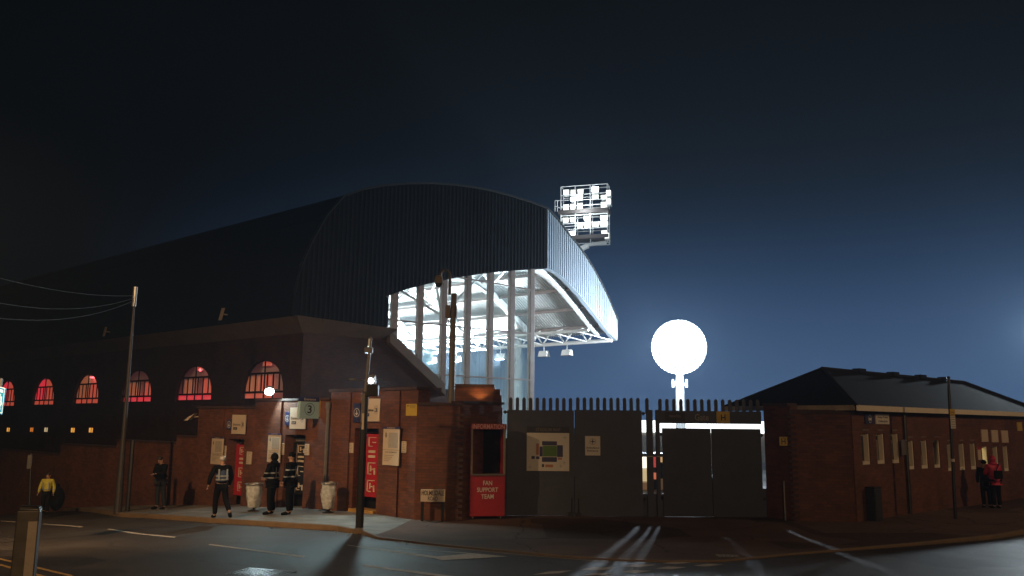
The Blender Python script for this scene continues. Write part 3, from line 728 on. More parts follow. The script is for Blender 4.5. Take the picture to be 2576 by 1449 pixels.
for x0, x1, i in ((640, 705, 1), (836, 880, 2), (958, 1005, 2), (505, 560, 0)):   # shallow brick piers that break up the front
    mb = MB(); mb.box(W1, aX(x0), aX(x1), -.07, .0, -1.2, tops[i][2]-.02); mb.build('brick_pier', M['brick'], blk)
for k, ((d0_, d1_, db, dt), colr) in enumerate(zip(dz, ('red', 'blackp', 'red'))):
    # recess: dark back wall, door leaf with pale lettering blocks, yellow step
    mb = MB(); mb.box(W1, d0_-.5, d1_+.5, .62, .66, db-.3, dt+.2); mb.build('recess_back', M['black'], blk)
    x0, x1, yt, yb = doors[k]; zt, zb_ = W1.pix(x1-12, [1118, 1113, 1092][k], .32)[1], W1.pix(x1-12, [1246, 1244, 1251][k], .32)[1]
    l0, l1 = d0_-.02, d1_-.30
    mb = MB(); mb.box(W1, l0, l1, .32, .37, zb_, zt)
    leaf = mb.build('turnstile_door', M['red'] if colr == 'red' else M['black'], blk)
    tx = MB(); ww_ = l1-l0; hh_ = zt-zb_
    cxm = (l0+l1)/2; rr = random.Random(k)
    # tall sideways outline lettering
    def seg(u0, u1, v0, v1): tx.box(W1, l0+ww_*u0, l0+ww_*u1, .312, .32, zb_+hh_*v0, zb_+hh_*v1)
    for (v0, v1) in ((.78, .97), (.60, .76), (.33, .57), (.06, .29)):
        if v1-v0 < .18: seg(.38, .78, v0+.02, v0+.06); seg(.38, .78, v1-.06, v1-.02); continue
        for u0, u1, q0, q1 in ((.36, .42, .1, .9), (.36, .8, .84, .9), (.72, .8, .1, .55), (.5, .58, .3, .7), (.36, .6, .1, .16), (.58, .8, .42, .5)):
            if rr.random() > .12: seg(u0, u1, v0+(v1-v0)*q0, v0+(v1-v0)*q1)
    seg(.30, .31, .03, .97) if k == 1 else None
    tx.build('lettering', M['cream'], leaf)
    mb = MB(); mb.box(W1, d0_, d1_, .40, .44, zt+.03, dt-.1); mb.build('door_head', M['grey'], blk)
    mb = MB(); mb.box(W1, d0_-.02, d1_+.02, -.12, .3, db-.17, db+.01); mb.build('door_step', M['yellow_dirty'], blk, bevel=.01)
# downpipe
mb = MB(); a_ = aX(826); mb.tube([W1.w(a_, -.08, .05), W1.w(a_, -.08, tops[1][2]-.1)], .055, 8); mb.tube([W1.w(a_, -.08, tops[1][2]-.25), W1.w(a_, -.08, tops[1][2]-.05)], .085, 8)
mb.build('downpipe', M['grey'], blk)
# low yard wall continuing down the road, stepped
yw = thing('yard_wall', 'stepped red brick yard wall running down the road to the left', 'wall', W1.w(aX(400), 0, -.8))
stp = [(-60, 0, 1150), (0, 150, 1139), (150, 290, 1123), (290, 440, 1113), (440, 492, 1100)]
mb = MB(); cp = MB()
for x0, x1, y in stp:
    a0, a1 = W1.ap(x0), W1.ap(x1); zt = W1.pix((x0+x1)/2, y)[1]
    mb.box(W1, a0, a1, .02, .32, -4.5, zt); cp.box(W1, a0, a1, -.03, .37, zt, zt+.07)
a0 = W1.ap(-60); mb.box(W1, a0-25, a0, .02, .32, -7, W1.pix(-60, 1152)[1]-.3)
mb.build('brick_wall', M['brick'], yw); cp.build('coping', M['brick_dark_shaded'], yw)
# frontal low wall, its return to the gate and the taller block behind
gw = thing('gate_wall', 'low red brick wall with toothed corner beside the double gate', 'wall', FW.w(-2, 0, 0))
f0, f1 = RTN.x-.02, FW.ap(1155); zt = FW.pix(1100, 1020)[1]
mb = MB(); mb.box(FW, f0, f1, 0, .4, -.3, zt)
ge = GT.w(GT.ap(1262), 0, 0); RT = Frame((f1, FW.o.y+.0), (ge.x-f1, ge.y-.0-FW.o.y)); RL = (V((ge.x, ge.y, 0))-V((f1, FW.o.y, 0))).length
mb.box(RT, .02, RL, .02, .4, -.3, GT.pix(1262, 1018)[1]); mb.build('brick_wall', M['brick'], gw)
mb = MB(); mb.box(FW, f0, f1+.05, -.05, .45, zt, zt+.08); mb.box(RT, .1, RL+.05, -.04, .45, GT.pix(1262, 1018)[1], GT.pix(1262, 1018)[1]+.07); mb.build('coping', M['brick_dark_shaded'], gw)
mb = MB()
for k in range(22):
    z = .05+k*.15
    if z+.075 < zt-.1: mb.box(FW, f1-.11, f1+.11, -.03, .1, z, z+.075)
mb.build('quoin_teeth', M['brick_dark_shaded'], gw)
hb = thing('gatehouse', 'tall brick block with stepped top behind the low gate wall', 'building', (-.6, 24.6, 0))
HB = Frame((0, 24.6), (1, 0)); mb = MB()
mb.box(HB, HB.ap(1128), HB.ap(1240), 0, 2.2, -.3, HB.pix(1180, 974)[1]); mb.box(HB, HB.ap(1240), HB.ap(1256), 0, 2.2, -.3, HB.pix(1250, 977)[1]-.02); mb.box(HB, HB.ap(1256)-.01, HB.ap(1260), .02, 2.2, -.3, HB.pix(1258, 994)[1])
mb.build('brick_wall', M['brick'], hb)
mb = MB(); zt2 = HB.pix(1180, 974)[1]; mb.box(HB, HB.ap(1126), HB.ap(1241), -.05, 2.25, zt2, zt2+.09); mb.build('coping', M['brick_dark_shaded'], hb)
mb = MB(); mb.box(HB, HB.ap(1256), HB.ap(1262), .4, 2.2, -.3, 3.05); mb.build('side_pier', M['brick_dark_shaded'], hb)

# wall lamps
def wall_lamp(name, label, pos, out, power, aim, cone=150, fit=M['black']):
    t = thing(name, label, 'lamp', pos, 'floodlights on the brick walls')
    out = V(out).normalized(); fr = Frame((pos[0], pos[1]), (-out.y, out.x)) ; z = pos[2]
    mb = MB(); mb.box(fr, -.13, .13, -.1, .1, z-.1, z+.1); mb.tube([fr.w(0, 0, z), V(pos)-out*.35], .03, 6)
    return t, mb, fr
lw1 = W1.w(W1.ap(668, -.35), -.35, W1.pix(668, 985, -.35)[1])
def flood_fixture(label, p, power, aim, cone, r=.12):
    t = thing('wall_floodlight', label, 'lamp', p, 'floodlights on the brick walls')
    d = (V(aim)-p).normalized(); side = d.cross(V((0, 0, 1))).normalized(); up = side.cross(d)
    mb = MB(); e = .11
    mb.hexa([p-side*e-up*e-d*.14, p+side*e-up*e-d*.14, p+side*e-up*e, p-side*e-up*e, p-side*e+up*e-d*.14, p+side*e+up*e-d*.14, p+side*e+up*e, p-side*e+up*e]); mb.build('housing', M['grey'], t)
    mb = MB(); mb.lathe(p+d*.005, [(.001, 0), (r, 0), (r*.9, .03), (r*.45, .055)], 14, axis=d); mb.build('lens', M['lens'], t)
    mb = MB(); mb.tube([p-d*.1, p-d*.1+W1.ey*.38], .025, 6); mb.build('bracket', M['grey'], t)
    lamp('wall_light', 'SPOT', p+d*.09, power, COOL, aim, .06, cone, .35)
    return t
flood_fixture('white floodlight glowing on the parapet between the first two entrances', lw1, 150, lw1+V((.5, -1.6, -1.5)), 165, .15)
lw2 = W1.w(W1.ap(926, -.45), -.45, W1.pix(925, 958, -.45)[1])
flood_fixture('white floodlight shining just right of the black post above entrance three', lw2, 400, V((-4.9, 16.8, 0)), 132, .085)
# lit ledge lamp box left of the block
p = W1.w(W1.ap(489), -.25, W1.pix(489, 1048, -.25)[1])
mb = MB(); mb.hexa([p+V(q) for q in ((-.2, -.12, -.14), (-.05, -.16, -.14), (.0, .1, -.1), (-.16, .12, -.1), (-.02, -.08, .02), (.16, -.12, .1), (.2, .1, .12), (.02, .12, .04))]); mb.tube([p+V((.08, .05, 0)), p+V((.3, .3, 0))], .03, 6)
tag(mb.build('security_camera', M['cream'], loc=p), 'tan boxed camera on the far left corner of the turnstile block', 'camera')
# warm uplight on the gatehouse
p = HB.w(HB.ap(1205), -.22, HB.pix(1205, 1019)[1])
t = thing('uplight', 'small warm uplight grazing the tall brick block above the kiosk', 'lamp', p)
mb = MB(); mb.lathe(p, [(.05, -.05), (.06, 0), (.05, .03)], 10); mb.tube([p, p+V((0, .22, -.03))], .015, 5); mb.build('housing', M['black'], t)
mb = MB(); mb.lathe(p+V((0, 0, .032)), [(.045, 0), (.045, .006)], 10); mb.build('lens', M['warmlens'], t)
lamp('uplight_glow', 'SPOT', p+V((0, .0, .06)), 16, (1, .5, .16), p+V((0, .12, 1)), .03, 120, .6)

# ------------------------------------------------------------------ signs on the turnstile block
def board(name, label, cat, fr, x0, x1, y0, y1, m, b=-.04, th=.03, group=None, off=0):
    """flat board whose image box is x0..x1, y0..y1 on plane fr"""
    c = ((x0+x1)/2, (y0+y1)/2); a0, a1 = fr.pix(x0, c[1], b)[0], fr.pix(x1, c[1], b)[0]; z1, z0 = fr.pix(c[0], y0, b)[1], fr.pix(c[0], y1, b)[1]
    t = thing(name, label, cat, fr.w((a0+a1)/2, b, z0), group)
    mb = MB(); mb.box(fr, a0, a1, b, b+th, z0, z1); mb.build('panel', m, t, bevel=.004)
    return t, a0, a1, z0, z1, b
def wr(mb, fr, body, a, z, wid, hei, b): mb.text(body, fr.w(a, b, z), fr.ex, wid, hei)
def ringmb(mb, fr, a, z, r, th, b, n=24, sx=1):
    for k in range(n):
        t0, t1 = 2*pi*k/n, 2*pi*(k+1)/n
        mb.add([fr.w(a+sx*r*cos(t0), b-.004, z+r*sin(t0)), fr.w(a+sx*r*cos(t1), b-.004, z+r*sin(t1)), fr.w(a+sx*(r-th)*cos(t1), b-.004, z+(r-th)*sin(t1)), fr.w(a+sx*(r-th)*cos(t0), b-.004, z+(r-th)*sin(t0))], [(0, 1, 2, 3)])
def arrow_disc(label, fr, x0, x1, y0, y1, b=-.04):
    t, a0, a1, z0, z1, b = board('arrow_sign', label, 'sign', fr, x0, x1, y0, y1, M['navy'], b, group='down arrow signs')
    a, z = (a0+a1)/2, (z0+z1)/2; r = min(a1-a0, z1-z0)*.42; mb = MB(); ringmb(mb, fr, a, z, r, r*.12, b)
    mb.box(fr, a-r*.09, a+r*.09, b-.008, b-.003, z-r*.5, z+r*.6)
    mb.add([fr.w(a, b-.005, z-r*.66), fr.w(a+r*.5, b-.005, z-r*.1), fr.w(a+r*.32, b-.005, z-r*.02), fr.w(a, b-.005, z-r*.36), fr.w(a-r*.32, b-.005, z-r*.02), fr.w(a-r*.5, b-.005, z-r*.1)], [(0, 1, 2, 3, 4, 5)])
    mb.build('arrow', M['white'], t)
for k, (x0, x1, y0, y1, lab) in enumerate([(583, 617, 1043.5, 1092, 'first cream Entrance 3 board, over the leftmost door'), (729, 768, 1025, 1079, 'cream Entrance 3 board partly hidden behind the projecting blue sign'), (911, 955, 1003, 1060, 'brightest cream Entrance 3 board, behind the black post')]):
    t, a0, a1, z0, z1, b = board('entrance_sign', lab, 'sign', W1, x0, x1, y0, y1, M['cream'], -.1, group='entrance boards over the doors')
    w_, h_ = a1-a0, z1-z0; mb = MB()
    wr(mb, W1, 'Entrance', a0+w_*.37, z0+h_*.5, w_*.54, h_*.13, b); wr(mb, W1, '3', a0+w_*.8, z0+h_*.5, w_*.15, h_*.2, b)
    mb.build('lettering', M['ink'], t)
    mb = MB(); ringmb(mb, W1, a0+w_*.8, z0+h_*.5, h_*.19, h_*.012, b, sx=.7); mb.build('circle', M['ink'], t)
    mb = MB(); mb.box(W1, a0+w_*.14, a0+w_*.42, b-.006, b, z0+h_*.22, z0+h_*.36); mb.build('number_box', M['ink'], t)
    mb = MB(); wr(mb, W1, 'EXIT'[:0] or '237', a0+w_*.28, z0+h_*.29, w_*.2, h_*.08, b-.004); mb.build('number', M['cream'], t)
arrow_disc('small navy arrow sign left of the leftmost entrance board', W1, 570.5, 582, 1055, 1081)
arrow_disc('navy arrow sign left of the middle entrance board', W1, 717, 729, 1036, 1070)
arrow_disc('largest navy arrow sign, left of the black post', W1, 889, 906, 1014, 1062, -.08)
def notice(label, x0, x1, y0, y1, fr=W1, m=None, b=-.03, head=False, lines=6, cat='notice', big=None):
    t, a0, a1, z0, z1, b = board('notice', label, cat, fr, x0, x1, y0, y1, m or M['cream'], b, group='paper notices on the brickwork')
    w_, h_ = a1-a0, z1-z0; mb = MB(); rr = random.Random(x0)
    for k in range(lines):
        z = z0+h_*(.12+.76*k/max(1, lines-1)); mb.box(fr, a0+w_*.15, a0+w_*rr.uniform(.5, .86), b-.004, b+.001, z-.006, z+.006)
    mb.build('print', M['blind'], t)
    return t, a0, a1, z0, z1, b
def info_board(label, x0, x1, y0, y1):
    t, a0, a1, z0, z1, b = board('information_board', label, 'notice board', W1, x0, x1, y0, y1, M['cream'], -.12, group='tall information boards')
    w_, h_ = a1-a0, z1-z0
    mb = MB(); mb.box(W1, a0-.02, a1+.02, b-.012, b+.03, z1, z1+h_*.055); hd = mb.build('header', M['navy'], t)
    mb = MB(); wr(mb, W1, 'TURNSTILE', (a0+a1)/2, z1+h_*.028, w_*.5, h_*.03, b-.014); mb.build('lettering', M['cream'], hd)
    mb = MB(); wr(mb, W1, 'i', a0+w_*.18, z0+h_*.83, w_*.07, h_*.1, b); ringmb(mb, W1, a0+w_*.18, z0+h_*.83, h_*.08, h_*.008, b, sx=.6); mb.build('symbol', M['ink'], t)
    mb = MB(); mb.box(W1, a0, a1, b-.004, b, z0+h_*.42, z0+h_*.426); mb.build('divider', M['ink'], t); mb = MB()
    wr(mb, W1, 'TICKET INFORMATION', a0+w_*.5, z0+h_*.36, w_*.72, h_*.035, b)
    for k in range(4): mb.box(W1, a0+w_*.12, a0+w_*(.4+.1*k), b-.004, b, z0+h_*(.12+.05*k), z0+h_*(.127+.05*k))
    mb.build('lettering', M['ink'], t)
    mb = MB(); mb.box(W1, a0+w_*.34, a0+w_*.9, b-.005, b, z0+h_*.48, z0+h_*.9); mb.build('print_block', mat('grey_print', (.4, .36, .3), .6, 0, .3, 60), t)
info_board('tall cream information board left of the leftmost door, behind the walking guard', 531, 560, 1103, 1168)
info_board('tall cream information board between first and second doors behind two guards', 673, 705, 1094, 1163)
info_board('tall cream information board right of the third door', 963, 1004, 1079, 1171)
notice('narrow notice just left of the leftmost door', 560, 568, 1121, 1150)
notice('small notice low between the leftmost door and first bin', 620, 632, 1136, 1168)
notice('narrow notice left of the black middle door', 705, 714, 1115, 1144)
notice('narrow notice right of the black middle door', 766, 777, 1117, 1145)
notice('wider of two notices side by side left of the third door', 860, 876, 1112, 1147)
notice('narrower of two notices side by side left of the third door', 877, 888, 1114, 1139)
notice('small notice right of the tall board beside the third door', 1010, 1022, 1110, 1139, b=-.03)
t, a0, a1, z0, z1, b = board('warning_notice', 'yellow notice with rounded corners high on the brick near the gate wall', 'notice', W1, 1021, 1049, 1016, 1046, M['yellow'], -.03)
mb = MB(); w_, h_ = a1-a0, z1-z0; mb.box(W1, a0+w_*.1, a0+w_*.28, b-.004, b, z0+h_*.78, z0+h_*.9)
for k in range(3): mb.box(W1, a0+w_*.35, a0+w_*.85, b-.004, b, z0+h_*(.66+.1*k), z0+h_*(.69+.1*k))
mb.build('lettering', mat('faded_print', (.25, .17, .03), .6), t)
# projecting flag sign
FSo = W1.w(W1.ap(800), 0, 0); FS = Frame(FSo, (W1.ey.x, W1.ey.y))
aL, aR = FS.ap(748), FS.ap(797); zt, zb_ = FS.pix(772, 1000)[1], FS.pix(772, 1053)[1]
t = thing('flag_sign', 'pale blue projecting sign with a circled three beside the middle entrance', 'sign', FS.w((aL+aR)/2, 0, zb_))
mb = MB(); mb.box(FS, aL, aR, 0, .12, zb_, zt-.12); mb.build('panel', M['pale_blue'], t, bevel=.006)
mb = MB(); mb.box(FS, aL, aR, 0, .12, zt-.118, zt+.02); hd = mb.build('header', M['navy'], t)
mb = MB(); mb.text('Entrance', FS.w((aL+aR)/2, -.001, zt-.05), FS.ex, (aR-aL)*.6, .07); mb.build('lettering', M['cream'], hd)
mb = MB(); h_ = zt-.12-zb_; cz_ = zb_+h_*.55; mb.text('3', FS.w((aL+aR)/2, 0, cz_), FS.ex, h_*.3, h_*.48); ringmb(mb, FS, (aL+aR)/2, cz_, h_*.36, h_*.025, 0, 32); mb.build('numeral', M['ink'], t)
mb = MB(); mb.box(FS, aR+.003, aR+.05, .0, .13, zb_+.06, zt); mb.build('edge_bracket', M['yellow'], t)

# ------------------------------------------------------------------ black post with traffic cabinet, in front of the third entrance
q = on_pave(904, 1327); R_ = lambda p: V((p.x, p.y, pave(p.x, p.y)))
q = R_(q); D = q.y; k = D/F
def hz(py, x=905): return at_depth(x, py, D).z
t = thing('signal_post', 'black post with thick base, small arms and boxes on the kerb corner', 'post', q)
mb = MB(); mb.tube([q, V((q.x, q.y, hz(1145)))], .095, 12); mb.tube([V((q.x, q.y, hz(1145))), V((q.x+.02, q.y, hz(985)))], [.088, .085], 12); mb.build('base_column', M['black'], t)
mb = MB(); mb.tube([V((q.x+.02, q.y, hz(985))), V((q.x+.1, q.y, hz(848)))], [.045, .035], 10); mb.build('upper_pole', M['grey'], t)
fr = Frame((q.x, q.y), (1, 0))
mb = MB(); mb.box(fr, .06, .34, -.11, .11, hz(997), hz(968)); mb.build('signal_box', M['black'], t, bevel=.02)
mb = MB(); mb.box(fr, -.04, .16, -.05, .05, hz(888), hz(874)); mb.build('small_box', M['grey'], t, bevel=.01)
mb = MB(); mb.tube([V((q.x+.05, q.y, hz(957))), V((q.x-.3, q.y-.1, hz(955)))], .018, 6); mb.ball((q.x-.27, q.y-.1, hz(955)), (.13, .05, .03), 10); mb.build('side_arm', M['steel'], t)
mb = MB(); mb.box(fr, -.05, .03, -.125, -.1, hz(1060), hz(990)); mb.build('name_strip', M['grey'], t)
mb = MB(); mb.box(fr, -.02, .03, -.13, -.1, hz(1080), hz(1040)); mb.build('label_strip', M['cream'], t)
mb = MB(); mb.tube([V((q.x+.075, q.y-.0, hz(872))), V((q.x+.08, q.y, hz(852)))], .04, 8); mb.build('pale_top_tube', M['white_steel'], t)  # short pale tube near the pole top

# camera pole
q = FW.w(FW.ap(1127), .75, 0); q = V((q.x, q.y, pave(q.x, q.y))); D = q.y
hp = lambda py: at_depth(1128, py, D).z
t = thing('camera_pole', 'tall brown pole with hooked arm and dome camera rising behind the low wall', 'camera pole', q)
mb = MB(); mb.tube([q, V((q.x, q.y, hp(785))), V((q.x+.02, q.y, hp(738)))], [.10, .088, .082], 12); mb.build('pole', M['grey'], t)
mb = MB(); px_ = lambda x, y: at_depth(x, y, D)
pts = [px_(1131, 742), px_(1132, 700)]+[px_(1120+12*cos(radians(a)), 694-15*sin(radians(a))) for a in range(0, 181, 20)]+[px_(1106, 700)]
mb.tube(pts, [.05, .045]+[.04]*11, 10); mb.build('hooked_arm', M['grey'], t)
mb = MB(); c = px_(1104, 706); mb.lathe(c, [(.04, .16), (.10, .13), (.125, .03), (.125, -.05), (.115, -.08)], 16); hd = mb.build('camera_housing', M['conc'], t)
mb = MB(); mb.ball(c-V((0, 0, .09)), (.1, .1, .11), 12); mb.build('camera_dome', M['glassdark'], hd)
mb = MB(); mb.box(Frame((q.x, q.y), (1, 0)), -.22, -.09, -.1, .1, hp(800), hp(768)); mb.box(Frame((q.x, q.y), (1, 0)), .08, .1, -.08, .08, hp(800), hp(768)); mb.build('control_box', M['conc'], t, bevel=.01)
mb = MB(); mb.tube([V((q.x-.13, q.y-.05, hp(800))), V((q.x-.12, q.y-.09, hp(815))), V((q.x-.08, q.y-.08, hp(825)))], .012, 5); mb.build('cable_loop', M['black'], t)

# ------------------------------------------------------------------ street name sign
q = on_pave(1092, 1309); q = R_(V((q.x*(FW.o.y-.32)/q.y, FW.o.y-.32, 0))); D = q.y; k = D/F
NS = Frame((q.x, q.y), (1, .0)); zz = lambda py: at_depth(1095, py, D).z
t = thing('street_name_sign', 'low cream street name sign reading Holmesdale Road on two posts', 'sign', q)
a0, a1 = NS.ap(1061), NS.ap(1122)
mb = MB(); mb.box(NS, a0, a1, -.02, .02, zz(1262), zz(1231)); pn = mb.build('name_plate', M['cream'], t, bevel=.005)
mb = MB(); mb.text('HOLMESDALE', NS.w((a0+a1)/2, -.021, zz(1240)), NS.ex, (a1-a0)*.92, k*12); mb.text('ROAD', NS.w((a0+a1)/2, -.021, zz(1254)), NS.ex, (a1-a0)*.4, k*10); mb.build('lettering', M['ink'], pn)
for a in (a0+.05, a1-.06):
    mb = MB(); mb.box(NS, a-.035, a+.035, .022, .08, q.z-.05, zz(1233)); mb.build('post', M['black'], t)

# ------------------------------------------------------------------ information kiosk
q = R_(on_pave(1222, 1307)); KD = q.y; KF = Frame((q.x, q.y), (1, .2)); kz = lambda py: at_depth(1222, py, KD).z
t = thing('information_kiosk', 'red wheeled information kiosk with open hatch reading Fan Support Team', 'kiosk', q)
a0, a1 = KF.ap(1184), KF.ap(1271); zb_, zm, zt, zh = kz(1299), kz(1193), kz(1066), kz(1080); bd = .5
skew = -.14
mb = MB(); mb.box(KF, a0, a1, 0, bd, zb_, zm); cab = mb.build('cabinet', M['red'], t, bevel=.012)
mb = MB(); mb.text('FAN', KF.w((a0+a1)/2, -.003, kz(1215)), KF.ex, .25, .12); mb.text('SUPPORT', KF.w((a0+a1)/2, -.003, kz(1232)), KF.ex, .58, .12); mb.text('TEAM', KF.w((a0+a1)/2, -.003, kz(1249)), KF.ex, .34, .12)
mb.build('lettering', M['white'], cab)
mb = MB(); c_ = KF.w(a0-.002, bd*.5, kz(1232))
for dz_, wd, bt in ((.2, .3, 'FAN'), (.0, .5, 'SUPPORT'), (-.2, .36, 'TEAM')): mb.text(bt, c_+V((0, 0, dz_)), -KF.ey, wd, .12)
mb.build('side_lettering', M['cream'], cab)
for a in (a0, a1-.05):
    mb = MB(); mb.hexa([KF.w(a, 0, zm), KF.w(a+.05, 0, zm), KF.w(a+.05, bd, zm), KF.w(a, bd, zm), KF.w(a, .02, zt-.1), KF.w(a+.05, .02, zt-.1), KF.w(a+.05, bd, zt-.1), KF.w(a, bd, zt-.1)]); mb.build('side_cheek', M['red'], t)
    mb = MB(); mb.box(KF, a-.012 if a > 0 else a+.0, a+.05, -.03, -.001, zm, zh); mb.build('corner_post', M['conc'], t)
mb = MB(); mb.box(KF, a0+.05, a1-.05, bd-.04, bd, zm, zt-.1); mb.build('back_panel', mat('kiosk_inside', (.012, .008, .007), .8, spec=.1), t)
mb = MB(); mb.box(KF, a0-.02, a1+.02, -.05, bd, zh, zt); hd = mb.build('header', mat('dark_red_header', (.28, .018, .03), .5), t, bevel=.01)
mb = MB(); mb.text('INFORMATION', KF.w((a0+a1)/2, -.053, (zh+zt)/2), KF.ex, (a1-a0)*.93, .13); mb.build('lettering', mat('rose_lettering', (.6, .32, .32), .5), hd)
mb = MB(); mb.box(KF, a0+.03, a1-.03, -.06, .3, zm-.03, zm+.006); mb.build('counter', M['grey'], t)
for a, b_ in ((a0+.1, .1), (a1-.1, .1), (a0+.1, bd-.1), (a1-.1, bd-.1)):
    mb = MB(); c = KF.w(a, b_, q.z+.035); mb.lathe(c-KF.ex*.015, [(.035, 0), (.035, .03)], 10, axis=KF.ex); mb.box(KF, a-.02, a+.02, b_-.03, b_+.03, q.z+.035, zb_); mb.build('castor', M['steel'], t)

# ------------------------------------------------------------------ gates
gb = pave(2.0, GZ)
GD = GZ
def gz(py, px=1600): return GT.pix(px, py)[1]
def leaf(name, label, x0, x1, spikes, yt=1031, yb=1295, ys=999):
    a0, a1 = GT.ap(x0), GT.ap(x1); zt = GT.pix(x0, yt)[1]; zb_ = gb+.005
    t = thing(name, label, 'gate', GT.w((a0+a1)/2, 0, gb), 'steel gate leaves')
    mb = MB(); mb.box(GT, a0, a1, 0, .05, zb_, zt); mb.build('steel_sheet', M['gate'], t, bevel=.006)
    mb = MB(); mb.box(GT, a0+.01, a1-.01, .05, .1, zt-.1, zt-.02); mb.box(GT, a0+.01, a1-.01, .05, .1, zb_+.03, zb_+.11); mb.box(GT, a0+.01, a0+.08, .052, .102, zb_+.12, zt-.11); mb.box(GT, a1-.08, a1-.01, .052, .102, zb_+.12, zt-.11); mb.build('frame', M['gate'], t)
    zs = GT.pix(x0, ys)[1]
    for i in range(spikes):
        a = a0+(a1-a0)*((i+.5)/spikes if name != 'x' else 0)
        spike(a, zt, zs, t)
    return t, a0, a1, zb_, zt
spd = None
def spike(a, zt, zs, t):
    mb = MB(); r = .05; h = zs-zt
    pts = [GT.w(a-r, .052, zt-.1), GT.w(a+r, .052, zt-.1), GT.w(a+r, .052, zs-.05), GT.w(a+r*.6, .052, zs-.012), GT.w(a, .052, zs), GT.w(a-r*.6, .052, zs-.012), GT.w(a-r, .052, zs-.05)]
    mb.extr(pts, GT.ey*.025); mb.build('spike', M['gate'], t)
g1 = leaf('gate_leaf', 'left leaf of the tall spiked double gate, carrying the stadium map', 1275, 1444.2, 10)
g2 = leaf('gate_leaf', 'right leaf of the tall spiked double gate, carrying the ambulance notice', 1445.8, 1616, 10)
# centre line latch and drop bolts, plus added strips that stop light in the gaps
mb = MB(); a = GT.ap(1444.5)
mb.box(GT, a-.1, a+.1, -.04, 0, gz(1108), gz(1098)); mb.box(GT, a-.05, a+.05, -.03, .08, gz(1200), gz(1118)); mb.box(GT, a-.04, a+.04, .105, .125, gb+.02, gz(1112)); mb.build('latch_and_light_stop', M['gate'], g2[0])  # latch, with an added strip behind the centre gap to stop light
mb = MB(); mb.box(GT, GT.ap(1610), GT.ap(1672), .13, .15, gb-.05, gb+.62); mb.build('light_stop', M['gate'], g2[0])  # added blocker, holds floodlight back at the foot of the slits
mb = MB(); mb.box(GT, GT.ap(1258), GT.ap(1277), .105, .125, gb-.05, gz(1106)); mb.build('gap_light_stop', M['gate'], g1[0])  # added to keep floodlight out of the side gap
mb = MB(); a = GT.ap(1440); mb.box(GT, a-.13, a+.03, -.1, .02, gb+.0, gb+.1); mb.tube([GT.w(a-.03, -.03, gb), GT.w(a-.03, -.03, gb+.5)], .014, 6); mb.build('drop_bolt', M['black'], g1[0])
mb = MB(); a = GT.ap(1450); mb.box(GT, a-.03, a+.12, -.1, .02, gb+.0, gb+.09); mb.tube([GT.w(a+.05, -.03, gb), GT.w(a+.05, -.03, gb+.5)], .014, 6); mb.build('drop_bolt', M['black'], g2[0])
for a_, par in ((GT.ap(1270), g1[0]), (GT.ap(1620), g2[0])):
    for py in (1040, 1255):
        mb = MB(); mb.box(GT, a_-.06, a_+.06, .02, .06, gz(py)-.025, gz(py)+.025); mb.lathe(GT.w(a_, .04, gz(py)-.05), [(.025, 0), (.025, .1)], 8); mb.build('hinge', M['black'], par)
# posts between the two gates
for x0, x1, yt, lab in ((1628, 1643.5, 1031, 'narrow steel gate post between the double gate and gate H, left one'), (1651.5, 1661, 1031, 'narrow steel gate post directly left of gate H')):
    a0, a1 = GT.ap(x0), GT.ap(x1); t = thing('gate_post', lab, 'gate post', GT.w(a0, 0, gb), 'posts between the gates')
    mb = MB(); mb.box(GT, a0, a1, -.02, .12, gb-.1, GT.pix(x0, yt)[1]); mb.build('post', M['gate'], t, bevel=.008)
    mb = MB(); mb.box(GT, a0, a1, -.026, -.021, GT.pix(x0, 1149)[1], GT.pix(x0, 1147)[1]); mb.build('band', M['steel'], t)
a0 = GT.ap(1629); t = COL.objects['gate_post']; spike(GT.ap(1630.5), GT.pix(1629, 1031)[1], GT.pix(1629, 1001)[1], t)
# gate H: beam with name, spikes above, two leaves below
t = thing('gate_header', 'steel beam over the right gate reading Gate H with spikes on top', 'gate beam', GT.w(4.9, 0, gz(1070)))
a0, a1 = GT.ap(1661), GT.ap(1919); zt, zb_ = GT.pix(1790, 1034)[1], GT.pix(1790, 1066)[1]
mb = MB(); mb.box(GT, a0, a1, 0, .06, zb_, zt); mb.build('beam', M['gate'], t, bevel=.006)
for i in range(15): spike(a0+.03+(a1-a0-.1)*i/14, zt, GT.pix(1790, 1004)[1], t)
mb = MB(); ca = GT.ap(1822); mb.box(GT, ca-.19, ca+.19, -.02, 0, zb_+.01, zt-.01); hp_ = mb.build('letter_panel', M['yellow'], t)
mb = MB(); mb.text('H', GT.w(ca, -.021, (zb_+zt)/2), GT.ex, .13, .17); mb.build('lettering', M['ink'], hp_)
mb = MB(); mb.text('Gate', GT.w(GT.ap(1768), -.001, (zb_+zt)/2), GT.ex, .40, .19); mb.build('lettering', mat('grey_lettering', (.25, .24, .24), .6), t)
mb = MB(); mb.box(GT, GT.ap(1675), GT.ap(1725), -.015, 0, zb_+.06, zt-.05); dp = mb.build('small_plate', M['ink'], t)
mb = MB(); mb.text('Home Fans', GT.w(GT.ap(1700), -.016, (zb_+zt)/2+.03), GT.ex, .34, .08); mb.build('lettering', M['grey'], dp)
ge0 = GT.ap(1668)
